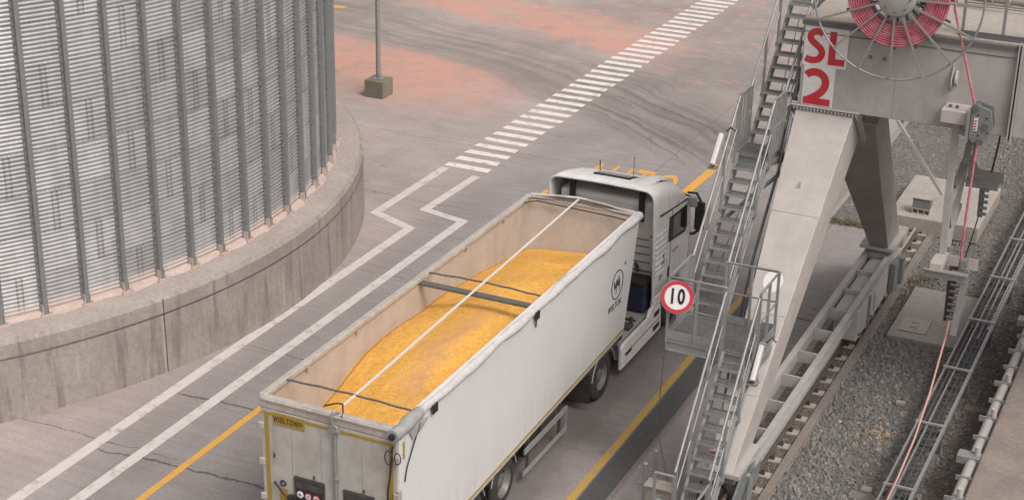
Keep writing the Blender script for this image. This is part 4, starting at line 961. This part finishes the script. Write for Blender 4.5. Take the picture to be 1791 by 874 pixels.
# hose guide
gd = thing('hose_guide', 'grey hose guide frame hanging from the beam, with plate box and rollers', 'hose guide', (-4.5, 28.6, 6.4))
MB().box(-4.80, -4.22, 28.30, 28.80, 6.66, 6.90).build('bracket', 'crane_leg', gd, bevel=.012)
for x in (-4.68, -4.56): MB().tube([(x, 28.5, 6.9), (x, 28.5, 6.95)], .03, 8).build('bolt', 'galv_dark', gd)
MB().prism([(-4.26, 7.0), (-4.18, 7.10), (-3.93, 7.02), (-3.87, 6.70), (-3.98, 6.42), (-4.20, 6.40), (-4.26, 6.5)], 'y', 28.22, 28.26).build('guide_plate', 'grey_box', gd, bevel=.006)
MB().prism([(-4.26, 7.0), (-4.18, 7.10), (-3.93, 7.02), (-3.87, 6.70), (-3.98, 6.42), (-4.20, 6.40), (-4.26, 6.5)], 'y', 28.48, 28.52).build('guide_plate', 'grey_box', gd)
MB().box(-4.315, -4.27, 28.16, 28.55, 6.40, 6.98).build('guide_edge', 'galv', gd)
for x, zz in ((-4.20, 7.02), (-4.06, 6.43), (-4.0, 6.72)): MB().tube([(x, 28.2, zz), (x, 28.54, zz)], .06, 12).build('roller', 'galv_dark', gd)
mb = MB()
for x, zz in ((-4.14, 6.92), (-3.98, 6.88), (-3.95, 6.62), (-4.1, 6.55)): mb.tube([(x, 28.2, zz), (x, 28.22, zz)], .016, 6)
mb.build('bolt', 'black', gd)
pt = MB().box(-4.20, -4.13, 28.212, 28.219, 6.62, 6.86).build('plate_label', 'sign_white', gd)
mb = MB()
for k in range(4): mb.box(-4.19, -4.15, 28.208, 28.2115, 6.64 + k * .05, 6.665 + k * .05)
mb.build('label_lines', 'red_paint', pt)
MB().bar((-4.56, 28.62, 6.66), (-4.50, 28.62, 4.02), .15, .12, (1, 0, 0)).build('post', 'crane', gd, bevel=.008)
MB().bar((-4.56, 31.0, 6.42), (-4.52, 29.1, 4.0), .10, .12, (1, 0, 0)).build('post', 'cab_grey', gd, bevel=.008)
MB().bar((-4.56, 28.70, 6.45), (-4.55, 30.55, 5.75), .08, .10, (1, 0, 0)).build('brace', 'cab_grey', gd)
MB().bar((-4.53, 28.70, 5.0), (-4.55, 30.25, 5.35), .08, .14, (1, 0, 0)).build('brace', 'cab_grey', gd)
MB().bar((-4.52, 28.68, 4.9), (-4.53, 29.3, 4.25), .05, .07, (1, 0, 0)).build('brace', 'galv_dark', gd)
MB().bar((-4.55, 29.3, 5.1), (-4.56, 28.7, 5.7), .05, .07, (1, 0, 0)).build('brace', 'galv_dark', gd)
MB().bar((-4.5, 28.68, 4.2), (-4.52, 29.9, 4.6), .08, .12, (1, 0, 0)).build('brace', 'cab_grey', gd)
MB().box(-4.62, -4.40, 28.05, 28.70, 3.92, 4.08).build('foot_beam', 'crane_leg', gd, bevel=.01)
mb = MB().box(-4.72, -3.92, 28.06, 28.085, 3.80, 3.94).box(-4.72, -3.92, 28.0, 28.14, 3.94, 3.955); mb.build('cross_angle', 'galv', gd)
mb = MB().box(-4.4, -3.86, 28.72, 28.745, 3.80, 4.02); mb.build('cross_angle', 'crane_leg', gd)
MB().bar((-3.97, 28.12, 3.8), (-4.05, 28.1, 2.72), .035, .12, (1, 0, 0)).build('roller_arm', 'galv', gd)
for k in range(8):
    zz = 3.88 - k * .13
    for yy, dz in ((28.30, 0), (28.46, -.05)): MB().tube([(-4.24, yy, zz + dz), (-4.04, yy, zz + dz)], .036, 10).build('roller', 'galv_dark', gd)
MB().bar((-4.235, 28.4, 3.95), (-4.22, 28.38, 2.85), .012, .16, (1, 0, 0)).build('roller_cheek', 'chassis', gd)
MB().box(-4.22, -4.13, 28.30, 28.44, 2.86, 2.94).build('end_clamp', 'crane_leg', gd)
MB().box(-4.12, -4.0, 28.3, 28.5, 3.98, 4.12).build('end_clamp', 'grey_box', gd)
# second guide further along the beam
g2 = thing('hose_guide', 'dark grey bracket with hanging black cable, behind the red hose', 'hose guide', (-4.0, 31.5, 6.4))
cc = V((-3.95, 30.4, 0))
MB().tube([(-3.93, 30.0, 6.45), (-3.97, 30.0, 5.8), (-4.02, 30.0, 5.3)], .018, 6).tube([(-4.1, 29.98, 4.7), (-4.2, 29.95, 4.0), (-4.32, 29.9, 3.3)], .012, 6).build('black_cable', 'black', g2)
MB().box(-4.45, -3.85, 29.9, 29.93, 4.98, 5.12).box(-4.45, -3.85, 29.84, 29.98, 5.12, 5.135).build('cross_angle', 'galv', g2)
MB().box(-4.5, -3.83, 30.35, 30.37, 4.98, 5.2).prism([(-4.5, 5.2), (-4.3, 5.2), (-4.42, 5.45), (-4.5, 5.45)], 'y', 30.33, 30.348).build('cross_angle', 'cab_grey', g2)
mb = MB()
for k in range(5): zz = 4.97 - k * .12; mb.tube([(-4.13, 29.9, zz), (-4.0, 29.9, zz)], .034, 8)
mb.bar((-4.14, 29.95, 5.0), (-4.12, 29.95, 4.4), .012, .1, (1, 0, 0)); mb.build('roller', 'grey_box', g2)
MB().bar((-4.42, 30.4, 5.05), (-4.52, 30.8, 6.35), .07, .07, (1, 0, 0)).build('brace', 'cab_grey', g2)

# ------------------------------------------------------------------ staircase
st = thing('metal_staircase', 'galvanised steel staircase with open grating treads and tube handrails climbing beside the crane leg', 'staircase', (-7.9, 26, 0))
def tread(fl, x0, x1, y, zz, dep=.235):
    mb = MB().box(x0, x1, y, y + .022, zz - .04, zz + .004)
    mb.box(x0, x1, y + dep - .012, y + dep, zz - .03, zz)
    k = x0 + .03
    while k < x1 - .01: mb.box(k, k + .012, y + .022, y + dep - .012, zz - .028, zz - .001); k += .042
    mb.box(x0, x1, y + dep * .35, y + dep * .35 + .006, zz - .012, zz + .001).box(x0, x1, y + dep * .68, y + dep * .68 + .006, zz - .012, zz + .001)
    mb.build('tread', 'grating', fl)
    MB().box(x0, x1, y - .003, y + .0, zz - .038, zz + .006).build('nosing', 'alu', fl)
def flight(x0, x1, ya, za, yb, zb_, n, rails=(1, 1)):
    fl = thing_part('flight', st, ((x0 + x1) / 2, ya, za))
    d = V((0, yb - ya, zb_ - za)); dn = d.normalized()
    for x in (x0 - .01, x1 + .01):
        s_ = MB(); up = V((0, -dn.z, dn.y)); a = V((x, ya, za)) - dn * .1 - up * .09; b = V((x, yb, zb_)) - up * .09 - dn * .02
        s_.bar(a, b, .012, .19, up).bar(a + up * .09, b + up * .09, .05, .01, up).bar(a - up * .09, b - up * .09, .05, .01, up)
        s_.build('stringer', 'galv', fl)
    for i in range(1, n): tread(fl, x0, x1, ya + d.y * (i - 1) / n + d.y / n * .15, za + d.z * i / n)
    for ok, x in zip(rails, (x0 - .05, x1 + .05)):
        if not ok: continue
        h = 1.08; mb = MB()
        A = V((x, ya, za)); B = V((x, yb, zb_))
        mb.tube([A + V((0, 0, h)), B + V((0, 0, h))], .024, 8).tube([A + V((0, 0, h * .5)), B + V((0, 0, h * .5))], .015, 8)
        L = d.length; m_ = max(2, round(L / 1.15))
        for k in range(m_ + 1):
            p = A + d * (min(.97, max(.03, k / m_))); mb.bar(p + V((0, 0, -.12)), p + V((0, 0, h)), .045, .045, (1, 0, 0)); mb.box(p.x - .03, p.x + .03, p.y - .06, p.y + .06, p.z - .14, p.z - .06)
        mb.build('handrail', 'galv', fl)
    return fl
def landing(x0, x1, y0, y1, zz, nm='landing'):
    la = thing_part(nm, st, ((x0 + x1) / 2, (y0 + y1) / 2, zz))
    mb = MB().box(x0, x1, y0, y0 + .012, zz - .05, zz).box(x0, x1, y1 - .012, y1, zz - .05, zz).box(x0, x0 + .012, y0, y1, zz - .05, zz).box(x1 - .012, x1, y0, y1, zz - .05, zz)
    k = x0 + .03
    while k < x1 - .02: mb.box(k, k + .010, y0 + .01, y1 - .01, zz - .035, zz - .002); k += .042
    k = y0 + .1
    while k < y1: mb.box(x0, x1, k, k + .006, zz - .012, zz + .0005); k += .1
    mb.build('grating', 'grating', la)
    mb = MB()
    for ya in (y0 + .03, y1 - .03):
        mb.box(x0, x1, ya - .008, ya + .008, zz - .22, zz - .055).box(x0, x1, ya - .04, ya + .04, zz - .065, zz - .052).box(x0, x1, ya - .04, ya + .04, zz - .235, zz - .22)
    for xa in (x0 + .03, x1 - .03): mb.box(xa - .008, xa + .008, y0, y1, zz - .22, zz - .056)
    mb.build('frame', 'galv', la)
    return la
def rail_run(par, pts, zz, h=1.15, nm='handrail', mids=(.5,), posts=None, toe=False):
    mb = MB(); P = [V((a, b, zz)) for a, b in pts]
    mb.tube([p + V((0, 0, h)) for p in P], .024, 8)
    for m_ in mids: mb.tube([p + V((0, 0, h * m_)) for p in P], .016, 8)
    for a, b in zip(P, P[1:]):
        k = max(1, round((b - a).length / .62))
        for i in range(0 if a is P[0] else 1, k + 1): q = a + (b - a) * i / k; mb.bar(q + V((0, 0, -.1)), q + V((0, 0, h)), .045, .045, (1, 0, 0))
    mb.build(nm, 'galv', par)
    if toe:
        tb = MB()
        for a, b in zip(P, P[1:]): tb.bar(a + V((0, 0, .07)), b + V((0, 0, .07)), .008, .15)
        tb.build('toe_board', 'galv', par)
PZ = 3.25; XL0, XL1, XU0, XU1 = -7.29, -6.80, -8.32, -7.76
flight(XL0, XL1, 22.38, .85, 24.50, PZ, 12)
la = landing(-8.38, -6.72, 24.50, 25.62, PZ)
rail_run(la, [(XL0 - .05, 24.52), (-8.36, 24.52), (-8.36, 25.60)], PZ, toe=True)
rail_run(la, [(XU1 + .06, 25.60), (-6.74, 25.60), (-6.74, 24.54)], PZ, toe=True)
flight(XU0, XU1, 25.74, PZ, 27.90, 5.64, 12)
la2 = landing(XU0 - .03, XU1 + .03, 27.90, 28.52, 5.64)
for xx in (XU0 - .055, XU1 + .055):
    rail_run(la2, [(xx, 27.92), (xx, 28.50)], 5.64, 1.10, toe=True)
    for k in range(3): MB().bar((xx, 28.05 + k * .16, 5.64), (xx, 28.05 + k * .16, 6.73), .03, .03, (1, 0, 0)).build('baluster', 'galv', la2)
flight(XU0, XU1, 28.56, 5.64, 30.88, 8.10, 12)
la3 = landing(XU0 - .03, -7.55, 30.92, 32.6, 8.10); rail_run(la3, [(XU0 - .055, 30.95), (XU0 - .055, 32.62), (-7.55, 32.62)], 8.1, 1.1, toe=True)
la0 = landing(-7.7, -6.76, 21.2, 22.38, .85); rail_run(la0, [(XL1 + .05, 22.36), (XL1 + .05, 21.22)], .85, 1.0); rail_run(la0, [(XL0 - .05, 22.36), (-7.68, 22.36)], .85, 1.0)
for xx, yy in ((-7.66, 21.25), (-6.8, 21.25), (-7.66, 22.3), (-6.8, 22.3)): MB().bar((xx, yy, 0), (xx, yy, .64), .06, .06, (1, 0, 0)).build('leg', 'galv', la0)
flight(-7.6, -6.86, 20.45, 0.02, 21.2, .85, 4)
# supports and brackets
for p_, q_, w_, h_ in (((-7.8, 28.2, 5.4), (-7.48, 28.86, 5.5), .08, .1), ((-8.25, 27.2, 4.6), (-7.6, 28.5, 5.2), .05, .06), ((-7.7, 28.45, 5.35), (-7.45, 28.95, 5.75), .06, .08),
                       ((-6.76, 24.6, 3.0), (-6.76, 25.55, 2.95), .08, .14), ((-6.78, 24.7, 2.95), (-6.82, 25.1, 2.3), .06, .08), ((-7.6, 25.55, 3.0), (-7.2, 25.6, 2.95), .07, .09), ((-7.15, 24.9, 2.95), (-7.15, 25.0, 2.5), .2, .1)):
    MB().bar(p_, q_, w_, h_).build('support_bracket', 'galv', st)
for pts, r_c in (([(-7.62, 28.75, 6.3), (-7.62, 28.2, 5.3), (-7.62, 27.0, 4.0), (-7.60, 26.0, 2.6), (-7.58, 25.4, .3)], .028), ([(-7.56, 28.7, 6.2), (-7.56, 28.1, 5.0), (-7.55, 27.3, 4.1), (-7.5, 26.2, 3.0)], .016), ([(-8.2, 31, 7.6), (-8.05, 28.9, 5.6), (-8.1, 27.4, 4.6), (-8.15, 25.9, 3.3)], .008), ([(-7.9, 30, 7.0), (-7.88, 28.4, 5.65), (-7.9, 27.4, 4.8)], .008)):
    MB().tube(pts, r_c, 7).build('conduit', 'galv_dark', st)
MB().box(-7.72, -7.67, 28.6, 28.64, 6.1, 6.16).build('beacon', 'line_yellow_dim', st, bevel=.01)
MB().tube([(-8.36, 24.45, 3.05), (-8.34, 24.3, 2.2), (-8.22, 24.1, 1.4), (-7.95, 23.8, .9), (-7.7, 23.4, .7)], .008, 5).build('loose_wire', 'chassis', st)

# sign
sg = thing('speed_sign', 'round white sign with red rim reading 10, fixed to the landing rail', 'sign', (-8.18, 24.40, 4.08))
def tilt(): return Matrix.Translation((-8.185, 24.44, 4.085)) @ Matrix.Rotation(R(14), 4, 'Z') @ Matrix.Rotation(R(72), 4, 'X')
def disc(r0, r1, d, nm, m_):
    mb = MB(); n = 48; T = tilt(); vs = []
    for r, h in ((r0, d), (r1, d), (r1, d - .012)):
        for k in range(n): vs.append(T @ V((r * math.cos(2 * math.pi * k / n), r * math.sin(2 * math.pi * k / n), h)))
    mb.add(vs, [(i * n + k, i * n + (k + 1) % n, (i + 1) * n + (k + 1) % n, (i + 1) * n + k) for i in range(2) for k in range(n)])
    return mb.build(nm, m_, sg)
disc(.001, .22, .02, 'sign_face', 'sign_white'); disc(.217, .28, .024, 'red_rim', 'red_paint'); disc(.001, .30, .0, 'back_plate', 'galv')
lettering('numerals', '10', .36, 'ink', sg, tilt() @ Matrix.Translation((-.005, 0, .024)), .70, .012, .001, 1.22)

# tube lights
def tube_light(p, q, lab):
    p, q = V(p), V(q); t = thing('tube_light', lab, 'light', tuple((p + q) / 2), 'tube lights on the staircase')
    d = (q - p).normalized()
    MB().bar(p, q, .105, .05).build('housing', 'cab_grey', t, bevel=.01); off = V((0, -.05, .02))
    MB().bar(p + off + d * .02, q + off - d * .02, .085, .06).build('diffuser', 'lamp_white', t, bevel=.02)
    mb = MB()
    for k in (.03, .97): w = p + (q - p) * k + off; mb.bar(w - d * .012, w + d * .012, .10, .07)
    mb.build('clips', 'grey_box', t)
    MB().bar(q + V((0, .0, -.03)), q + V((.08, .12, -.04)), .04, .03).bar(q - d * -.02 + V((-.08, 0, -.02)), q + d * .02 + V((.08, 0, -.02)), .1, .03).build('arm', 'galv', t)
    MB().tube([p + V((.06, .02, .0)), p + V((.12, .08, .08)), p + V((.2, .12, .0))], .014, 6).build('wire', 'black', t)
tube_light((-8.48, 27.33, 6.18), (-8.52, 26.97, 5.62), 'white tube light outside the left handrail, below the middle landing')
tube_light((-6.66, 24.62, 3.48), (-6.68, 24.24, 2.90), 'white tube light at the right edge of the lower landing')

# posts at the bottom edge
for i, (x, y) in enumerate(((-8.42, 23.98), (-8.42, 24.5))):
    p_ = thing('pipe_post', ('nearer' if i == 0 else 'farther') + ' of two short grey pipe posts beside the foot of the stairs', 'post', (x, y, 0), 'pipe posts by the stair foot')
    MB().tube([(x, y, 0), (x, y, .98)], .034, 10).build('pipe', 'galv', p_)
    mb = MB()
    for zz in (.88, .55): mb.box(x - .14, x - .02, y - .02, y + .02, zz - .03, zz + .02)
    mb.build('clip', 'galv', p_)
    MB().lathe([(.001, .0), (.045, 0), (.045, -.03)], (x, y, 1.0), 'z', 12).build('cap', 'galv', p_)
jb = thing('junction_box', 'beige control box with a pale lid standing below the stairs', 'control box', (-7.9, 23.4, .5))
MB().box(-8.15, -7.68, 23.28, 23.5, .62, .98).build('box_body', 'box_tan', jb, bevel=.01)
MB().box(-8.18, -7.65, 23.24, 23.54, .98, 1.0).build('lid', 'slab', jb)
MB().box(-7.99, -7.87, 23.265, 23.28, .62, .86).build('latch', 'plate_light', jb)
MB().bar((-7.9, 23.4, 0), (-7.9, 23.4, .62), .06, .06, (1, 0, 0)).build('stand', 'galv', jb)

# ------------------------------------------------------------------ rail
rl = thing('crane_rail', 'rusty steel crane rail clamped to pale sole plates in a dirt trough', 'rail', (-7, 20, 0))
MB().prism([(-7.07, .03), (-6.93, .03), (-6.93, .045), (-6.985, .06), (-6.985, .13), (-6.96, .14), (-6.96, .175), (-7.04, .175), (-7.04, .14), (-7.015, .13), (-7.015, .06), (-7.07, .045)], 'y', 4, 40.2).build('rail', 'rail_steel', rl)
mb = MB().box(-7.035, -6.965, 4, 40.2, .1751, .178); mb.build('polished_head', 'cab_grey', rl)
rg = random.Random(9)
for k in range(36):
    y = 18.2 + k * .615 + rg.uniform(-.02, .02)
    bp = MB().hexa([(-7.30, y - .10, .006), (-6.71, y - .10, .006), (-6.71, y + .10, .006), (-7.30, y + .10, .006)], [(-7.29, y - .095, .03), (-6.72, y - .095, .03), (-6.72, y + .095, .03), (-7.29, y + .095, .03)]).build('sole_plate', 'plate_light', rl)
    for sx in (-1, 1):
        mb = MB(); x = -7 + sx * .125; mb.box(x - .045, x + .04, y - .04, y + .04, .03, .075).tube([(x + sx * .01, y, .07), (x + sx * .01, y, .12)], .018, 6).tube([(x + sx * .01, y, .07), (x + sx * .01, y, .09)], .03, 6)
        mb.build('rail_clip', 'chassis', bp)

# ------------------------------------------------------------------ slabs
s1 = thing('concrete_slab', 'thick pale concrete slab at the far end of the rail, with a steel box on it', 'slab', (-6.5, 41.3, 0))
MB().box(-7.75, -5.45, 39.72, 43.0, 0, .44).build('slab_body', 'slab', s1, bevel=.02)
s2 = thing('concrete_slab', 'flat concrete slab with a rectangular hatch, lying in the gravel', 'slab', (-5.5, 34.5, 0))
MB().box(-6.22, -4.72, 33.25, 36.2, -.05, .07).build('slab_body', 'slab_grey', s2, bevel=.015)
MB().box(-6.05, -5.44, 33.6, 34.35, .07, .078).build('hatch_cover', 'slab', s2)
mb = MB().box(-6.05, -5.44, 33.585, 33.6, .07, .081).box(-5.44, -5.43, 33.585, 34.35, .07, .081).box(-5.85, -5.68, 33.85, 33.875, .078, .082).box(-5.85, -5.68, 34.1, 34.125, .078, .082); mb.build('hatch_slots', 'chassis', s2)
hc = thing('yard_hatch', 'slotted square cover set in the concrete between the stairs and the crane frame', 'hatch', (-8.0, 33.6, 0))
MB().box(-8.3, -7.6, 33.3, 34.3, .0, .006).build('cover', 'slab_grey', hc)
mb = MB().box(-8.3, -7.6, 33.27, 33.3, .0, .009).box(-8.1, -7.95, 33.55, 33.58, .006, .0095).box(-8.1, -7.95, 33.9, 33.93, .006, .0095).box(-7.85, -7.6, 34.0, 34.02, .006, .0095); mb.build('slots', 'chassis', hc)
bx_ = thing('steel_box', 'small grey steel box open underneath, on the thick pale slab', 'box', (-6.95, 40.2, .44))
MB().hexa([(-7.2, 39.98, .60), (-6.75, 39.98, .60), (-6.75, 40.3, .60), (-7.2, 40.3, .60)], [(-7.2, 39.98, .86), (-6.75, 39.98, .86), (-6.75, 40.3, .86), (-7.2, 40.3, .86)]).build('box_body', 'grey_box', bx_)
MB().box(-7.22, -6.73, 39.96, 40.32, .86, .88).build('lid', 'slab', bx_)
mb = MB()
for x in (-7.2, -7.06, -6.9, -6.77): mb.box(x, x + .02, 39.98, 40.3, .44, .6)
mb.box(-7.22, -6.73, 39.96, 40.3, .44, .455).box(-7.22, -6.73, 39.97, 40.31, .58, .60); mb.build('base_frame', 'crane_leg', bx_)

# ------------------------------------------------------------------ cable tray
ct = thing('cable_tray', 'long galvanised ladder tray on clamps running through the gravel', 'cable tray', (-4.3, 26, 0))
TX0, TX1 = -4.56, -4.03
for x in (TX0, TX0 + .03, TX1):
    pass
mb = MB()
for x in (TX0, TX1): mb.bar((x, 8, .50), (x, 60, .50), .018, .10).bar((x, 8, .555), (x, 60, .555), .035, .01)
mb.build('side_rail', 'galv', ct)
MB().bar((TX0 + .20, 8, .52), (TX0 + .20, 60, .52), .03, .06).build('divider', 'galv', ct)
MB().bar((TX1 - .03, 8, .56), (TX1 - .03, 60, .56), .02, .02).bar((TX1 - .08, 33.5, .52), (TX1 - .08, 60, .52), .03, .03).build('divider', 'alu', ct)
mb = MB()
for k in range(250): y = 8 + k * .205; mb.box(TX0, TX1, y, y + .016, .455, .471)
for x in (TX0 + .08, TX0 + .30, TX0 + .40): mb.tube([(x, 8, .445), (x, 60, .445)], .014, 5)
mb.build('rungs', 'galv_dark', ct)
mb = MB()
for k in range(120):
    y = 20 + k * .205
    if y < 34.6 and k % 2: mb.box(TX0 + .2, TX1, y + .005, y + .02, .535, .548)
for x in (TX0 + .32, TX0 + .42): mb.tube([(x, 20, .53), (x, 34.6, .53)], .008, 5)
mb.build('mesh_cover', 'galv_dark', ct)
for k in range(18):
    y = 10.2 + k * 2.62
    MB().box(TX0 - .03, TX1 + .03, y, y + .05, .56, .60).build('clamp_bar', 'alu', ct)
    MB().box(TX0 - .02, TX1 + .02, y - .03, y + .08, .36, .42).bar((TX0 + .05, y, -.02), (TX0 + .05, y, .4), .06, .06, (1, 0, 0)).bar((TX1 - .05, y, -.02), (TX1 - .05, y, .4), .06, .06, (1, 0, 0)).build('support', 'galv_dark', ct)
MB().tube([(TX0 + .12, 8, .52), (TX0 + .13, 20, .525), (TX0 + .1, 27, .52), (TX0 + .12, 38, .53), (TX0 + .12, 60, .52)], .03, 6).build('black_cable', 'chassis', ct)
MB().tube([(TX0 + .32, 33, .5), (TX0 + .28, 40, .5), (TX0 + .32, 60, .5)], .025, 6).build('black_cable', 'galv', ct)

# ------------------------------------------------------------------ quay wall and pipe
qw = MB().prism([(-3.12, -.4), (-3.12, .93), (-3.08, .99), (-3.0, 1.0), (8, 1.02), (8, -.4)], 'y', -20, 140).build('quay_wall', 'quay'); tag(qw, 'broad rough concrete wall along the right edge of the gravel', 'wall')
pp = thing('pipe', 'pale pipe running along the edge of the concrete wall on brackets', 'pipe', (-3.24, 28, .8))
MB().tube([(-3.25, 6, .82), (-3.25, 60, .82)], .10, 16).build('pipe_run', 'crane', pp)
for k in range(14):
    y = 18.9 + k * 1.62
    MB().box(-3.44, -3.12, y, y + .03, .84, .95).build('bracket', 'galv', pp)
    MB().box(-3.40, -3.1, y + .8, y + .83, .86, .95).build('bracket', 'galv', pp)
    c_ = MB().tube([(-3.19, y + .1, .86), (-3.19, y + .1, 1.10)], .055, 12).box(-3.28, -3.1, y + .03, y + .17, .84, .92).build('valve_cap', 'crane_leg', pp)
for y in (26.9, 33.4): MB().box(-3.52, -3.10, y, y + .28, .93, .945).box(-3.52, -3.10, y, y + .02, .80, .93).build('bracket_plate', 'galv', pp)

# ------------------------------------------------------------------ loose stones and weeds
def stones(name, n, region, smin, smax, m_, seed, flat_=.6, z0=-.02):
    rg = random.Random(seed); vs = []; fs = []; tone = []
    base = [(-1, -1, -1), (1, -1, -1), (1, 1, -1), (-1, 1, -1), (-1, -1, 1), (1, -1, 1), (1, 1, 1), (-1, 1, 1)]
    F = [(0, 3, 2, 1), (4, 5, 6, 7), (0, 1, 5, 4), (1, 2, 6, 5), (2, 3, 7, 6), (3, 0, 4, 7)]
    for _ in range(n):
        q = region(rg)
        if q is None: continue
        x, y = q; s_ = smin + (smax - smin) * rg.random() ** 2.2; a = rg.uniform(0, 6.28); ca, sa = math.cos(a), math.sin(a); ax_ = rg.uniform(.6, 1.0); tl = rg.uniform(-.5, .5); b = len(vs)
        tz = z0 + s_ * .25
        for u, v, w in base:
            k = .55 if w > 0 else 1.0
            u2 = u * s_ * rg.uniform(.65, 1.05) * k; v2 = v * s_ * ax_ * rg.uniform(.6, 1.0) * k; w2 = w * s_ * flat_ * rg.uniform(.6, 1) + u2 * tl
            vs.append((x + u2 * ca - v2 * sa, y + u2 * sa + v2 * ca, tz + w2))
        fs += [tuple(b + i for i in f) for f in F]; t = rg.random(); tone += [t] * 8
    me = bpy.data.meshes.new(name); me.from_pydata(vs, [], fs); me.materials.append(M[m_])
    at = me.attributes.new('tone', 'FLOAT', 'POINT'); at.data.foreach_set('value', tone)
    o = bpy.data.objects.new(name, me); C.objects.link(o); return o
def reg_gravel(rg):
    y = 21 + 18.6 * rg.random() ** 1.1; x = rg.uniform(-6.5, -3.15)
    if rg.random() < .42: y = rg.uniform(39.6, 58); x = rg.uniform(-9.2, -3.0)
    if -6.25 < x < -4.7 and 33.2 < y < 36.25: return None
    if x < -5.42 and x > -7.78 and 39.7 < y < 43.05: return None
    if y < 33 and x > -4.0 and rg.random() < .55: return None
    p = mn.noise(V((x * .5, y * .35, 7)))
    if p > .12 and rg.random() < .55: return None
    if 33 < y < 39.5 and rg.random() < .45: return None
    return x, y
o = stones('gravel', 42000, reg_gravel, .016, .066, 'stones', 11); tag(o, 'grey crushed stone ballast between the rail and the wall', 'gravel', kind='stuff')
def reg_trough(rg): return rg.uniform(-7.45, -6.7), rg.uniform(20, 40.3)
o = stones('ballast', 2600, reg_trough, .01, .035, 'stones', 12, z0=0); tag(o, 'small stones and dirt scattered in the rail trough', 'gravel', kind='stuff')
def reg_tan(rg): return rg.gauss(-5.35, .26), rg.gauss(28.75, .32)
o = stones('tan_rubble', 46, reg_tan, .03, .075, 'tan_stones', 13); tag(o, 'patch of tan rubble lying on the grey gravel', 'rubble', kind='stuff')
for i, (x, y, w, l) in enumerate(((-5.2, 30.2, .09, .07), (-4.98, 26.5, .1, .09))):
    tag(MB().box(x - w, x + w, y - l, y + l, -.01, .07).build('concrete_chip', 'slab_grey', bevel=.01), ('square concrete chip in the gravel beyond the tan rubble', 'square concrete chip on the low strip nearer the camera')[i], 'rubble')
tag(MB().box(-5.25, -3.2, 26.15, 26.45, -.05, .008).build('footing_strip', 'kerb', bevel=.01), 'low concrete strip crossing the gravel towards the wall', 'footing')
tag(MB().box(-4.0, -3.2, 30.6, 30.85, -.05, .01).build('footing_strip', 'kerb', bevel=.01), 'short concrete strip between the cable tray and the wall', 'footing')
g = G('weed', .8); at = g.t.nodes.new('ShaderNodeAttribute'); at.attribute_name = 'tone'; g.col(g.mix(at.outputs['Fac'], (.12, .11, .06), (.22, .185, .11))); M['weed'] = g.mat
def weeds(pts, n, lab, seed):
    rg = random.Random(seed); vs = []; fs = []; tone = []
    for _ in range(n):
        cx, cy, sx, sy = rg.choice(pts); x, y = rg.gauss(cx, sx), rg.gauss(cy, sy); z_ = rg.uniform(0, .02)
        for k in range(rg.randint(3, 6)):
            a = rg.uniform(0, 6.28); l = rg.uniform(.02, .07); h = rg.uniform(.01, .06); b = len(vs); w = .008
            vs += [(x - w * math.sin(a), y + w * math.cos(a), z_), (x + w * math.sin(a), y - w * math.cos(a), z_), (x + l * math.cos(a), y + l * math.sin(a), z_ + h)]
            fs.append((b, b + 1, b + 2)); tone += [rg.random()] * 3
    me = bpy.data.meshes.new('weeds'); me.from_pydata(vs, [], fs); me.materials.append(M['weed'])
    at = me.attributes.new('tone', 'FLOAT', 'POINT'); at.data.foreach_set('value', tone)
    o = bpy.data.objects.new('weeds', me); C.objects.link(o); tag(o, lab, 'weeds', kind='stuff')
weeds([(-8.9, 39.62, .22, .12), (-8.4, 39.6, .2, .1)], 420, 'low yellow green weeds at the edge of the concrete seen between the crane legs', 1)
weeds([(-6.35, 35.4, .1, .4), (-6.3, 36.6, .12, .25), (-6.1, 36.9, .15, .15)], 240, 'dry yellowish weeds beside the kerb near the hatch slab', 2)

# ------------------------------------------------------------------ light, sky, camera
w = bpy.data.worlds.new('World'); S.world = w; w.use_nodes = True
nt = w.node_tree; bg = nt.nodes['Background']; sky = nt.nodes.new('ShaderNodeTexSky'); sky.sky_type = 'NISHITA'; sky.sun_disc = False
EL, AZ = 52, 118
sky.sun_elevation = R(EL); sky.sun_rotation = R(AZ); sky.air_density = 1.0; sky.dust_density = 6.0; sky.ozone_density = 1.0; sky.altitude = 50
hs_ = nt.nodes.new('ShaderNodeHueSaturation'); hs_.inputs['Saturation'].default_value = .12
nt.links.new(sky.outputs[0], hs_.inputs['Color']); mx = nt.nodes.new('ShaderNodeMix'); mx.data_type = 'RGBA'; mx.blend_type = 'MULTIPLY'; mx.inputs[0].default_value = 1; mx.inputs[7].default_value = (1.0, .952, .932, 1)
nt.links.new(hs_.outputs[0], mx.inputs[6]); nt.links.new(mx.outputs[2], bg.inputs[0]); bg.inputs[1].default_value = .150
ld = bpy.data.lights.new('sun', 'SUN'); ld.energy = 1.25; ld.angle = R(18); ld.color = (1, .95, .9)
lo = bpy.data.objects.new('sun', ld); C.objects.link(lo)
sd = V((math.sin(R(AZ)) * math.cos(R(EL)), math.cos(R(AZ)) * math.cos(R(EL)), math.sin(R(EL))))
lo.rotation_euler = sd.to_track_quat('Z', 'Y').to_euler()
cd = bpy.data.cameras.new('camera'); cd.sensor_width = 36; cd.lens = 2852.175 / 1791 * 36; cd.clip_end = 1500; cd.clip_start = .1
co = bpy.data.objects.new('camera', cd); C.objects.link(co)
r_ = V((0.90362929, 0.42790127, 0.01883117)); u_ = V((-0.18071025, 0.34101997, 0.92252327)); f_ = V((-0.38832708, 0.83702203, -0.38548177))
mt = Matrix((( r_.x, u_.x, -f_.x, 0), (r_.y, u_.y, -f_.y, 0), (r_.z, u_.z, -f_.z, 15.6), (0, 0, 0, 1))); co.matrix_world = mt
S.camera = co
S.view_settings.view_transform = 'Standard'; S.view_settings.look = 'None'; S.view_settings.exposure = 0
S.cycles.max_bounces = 6
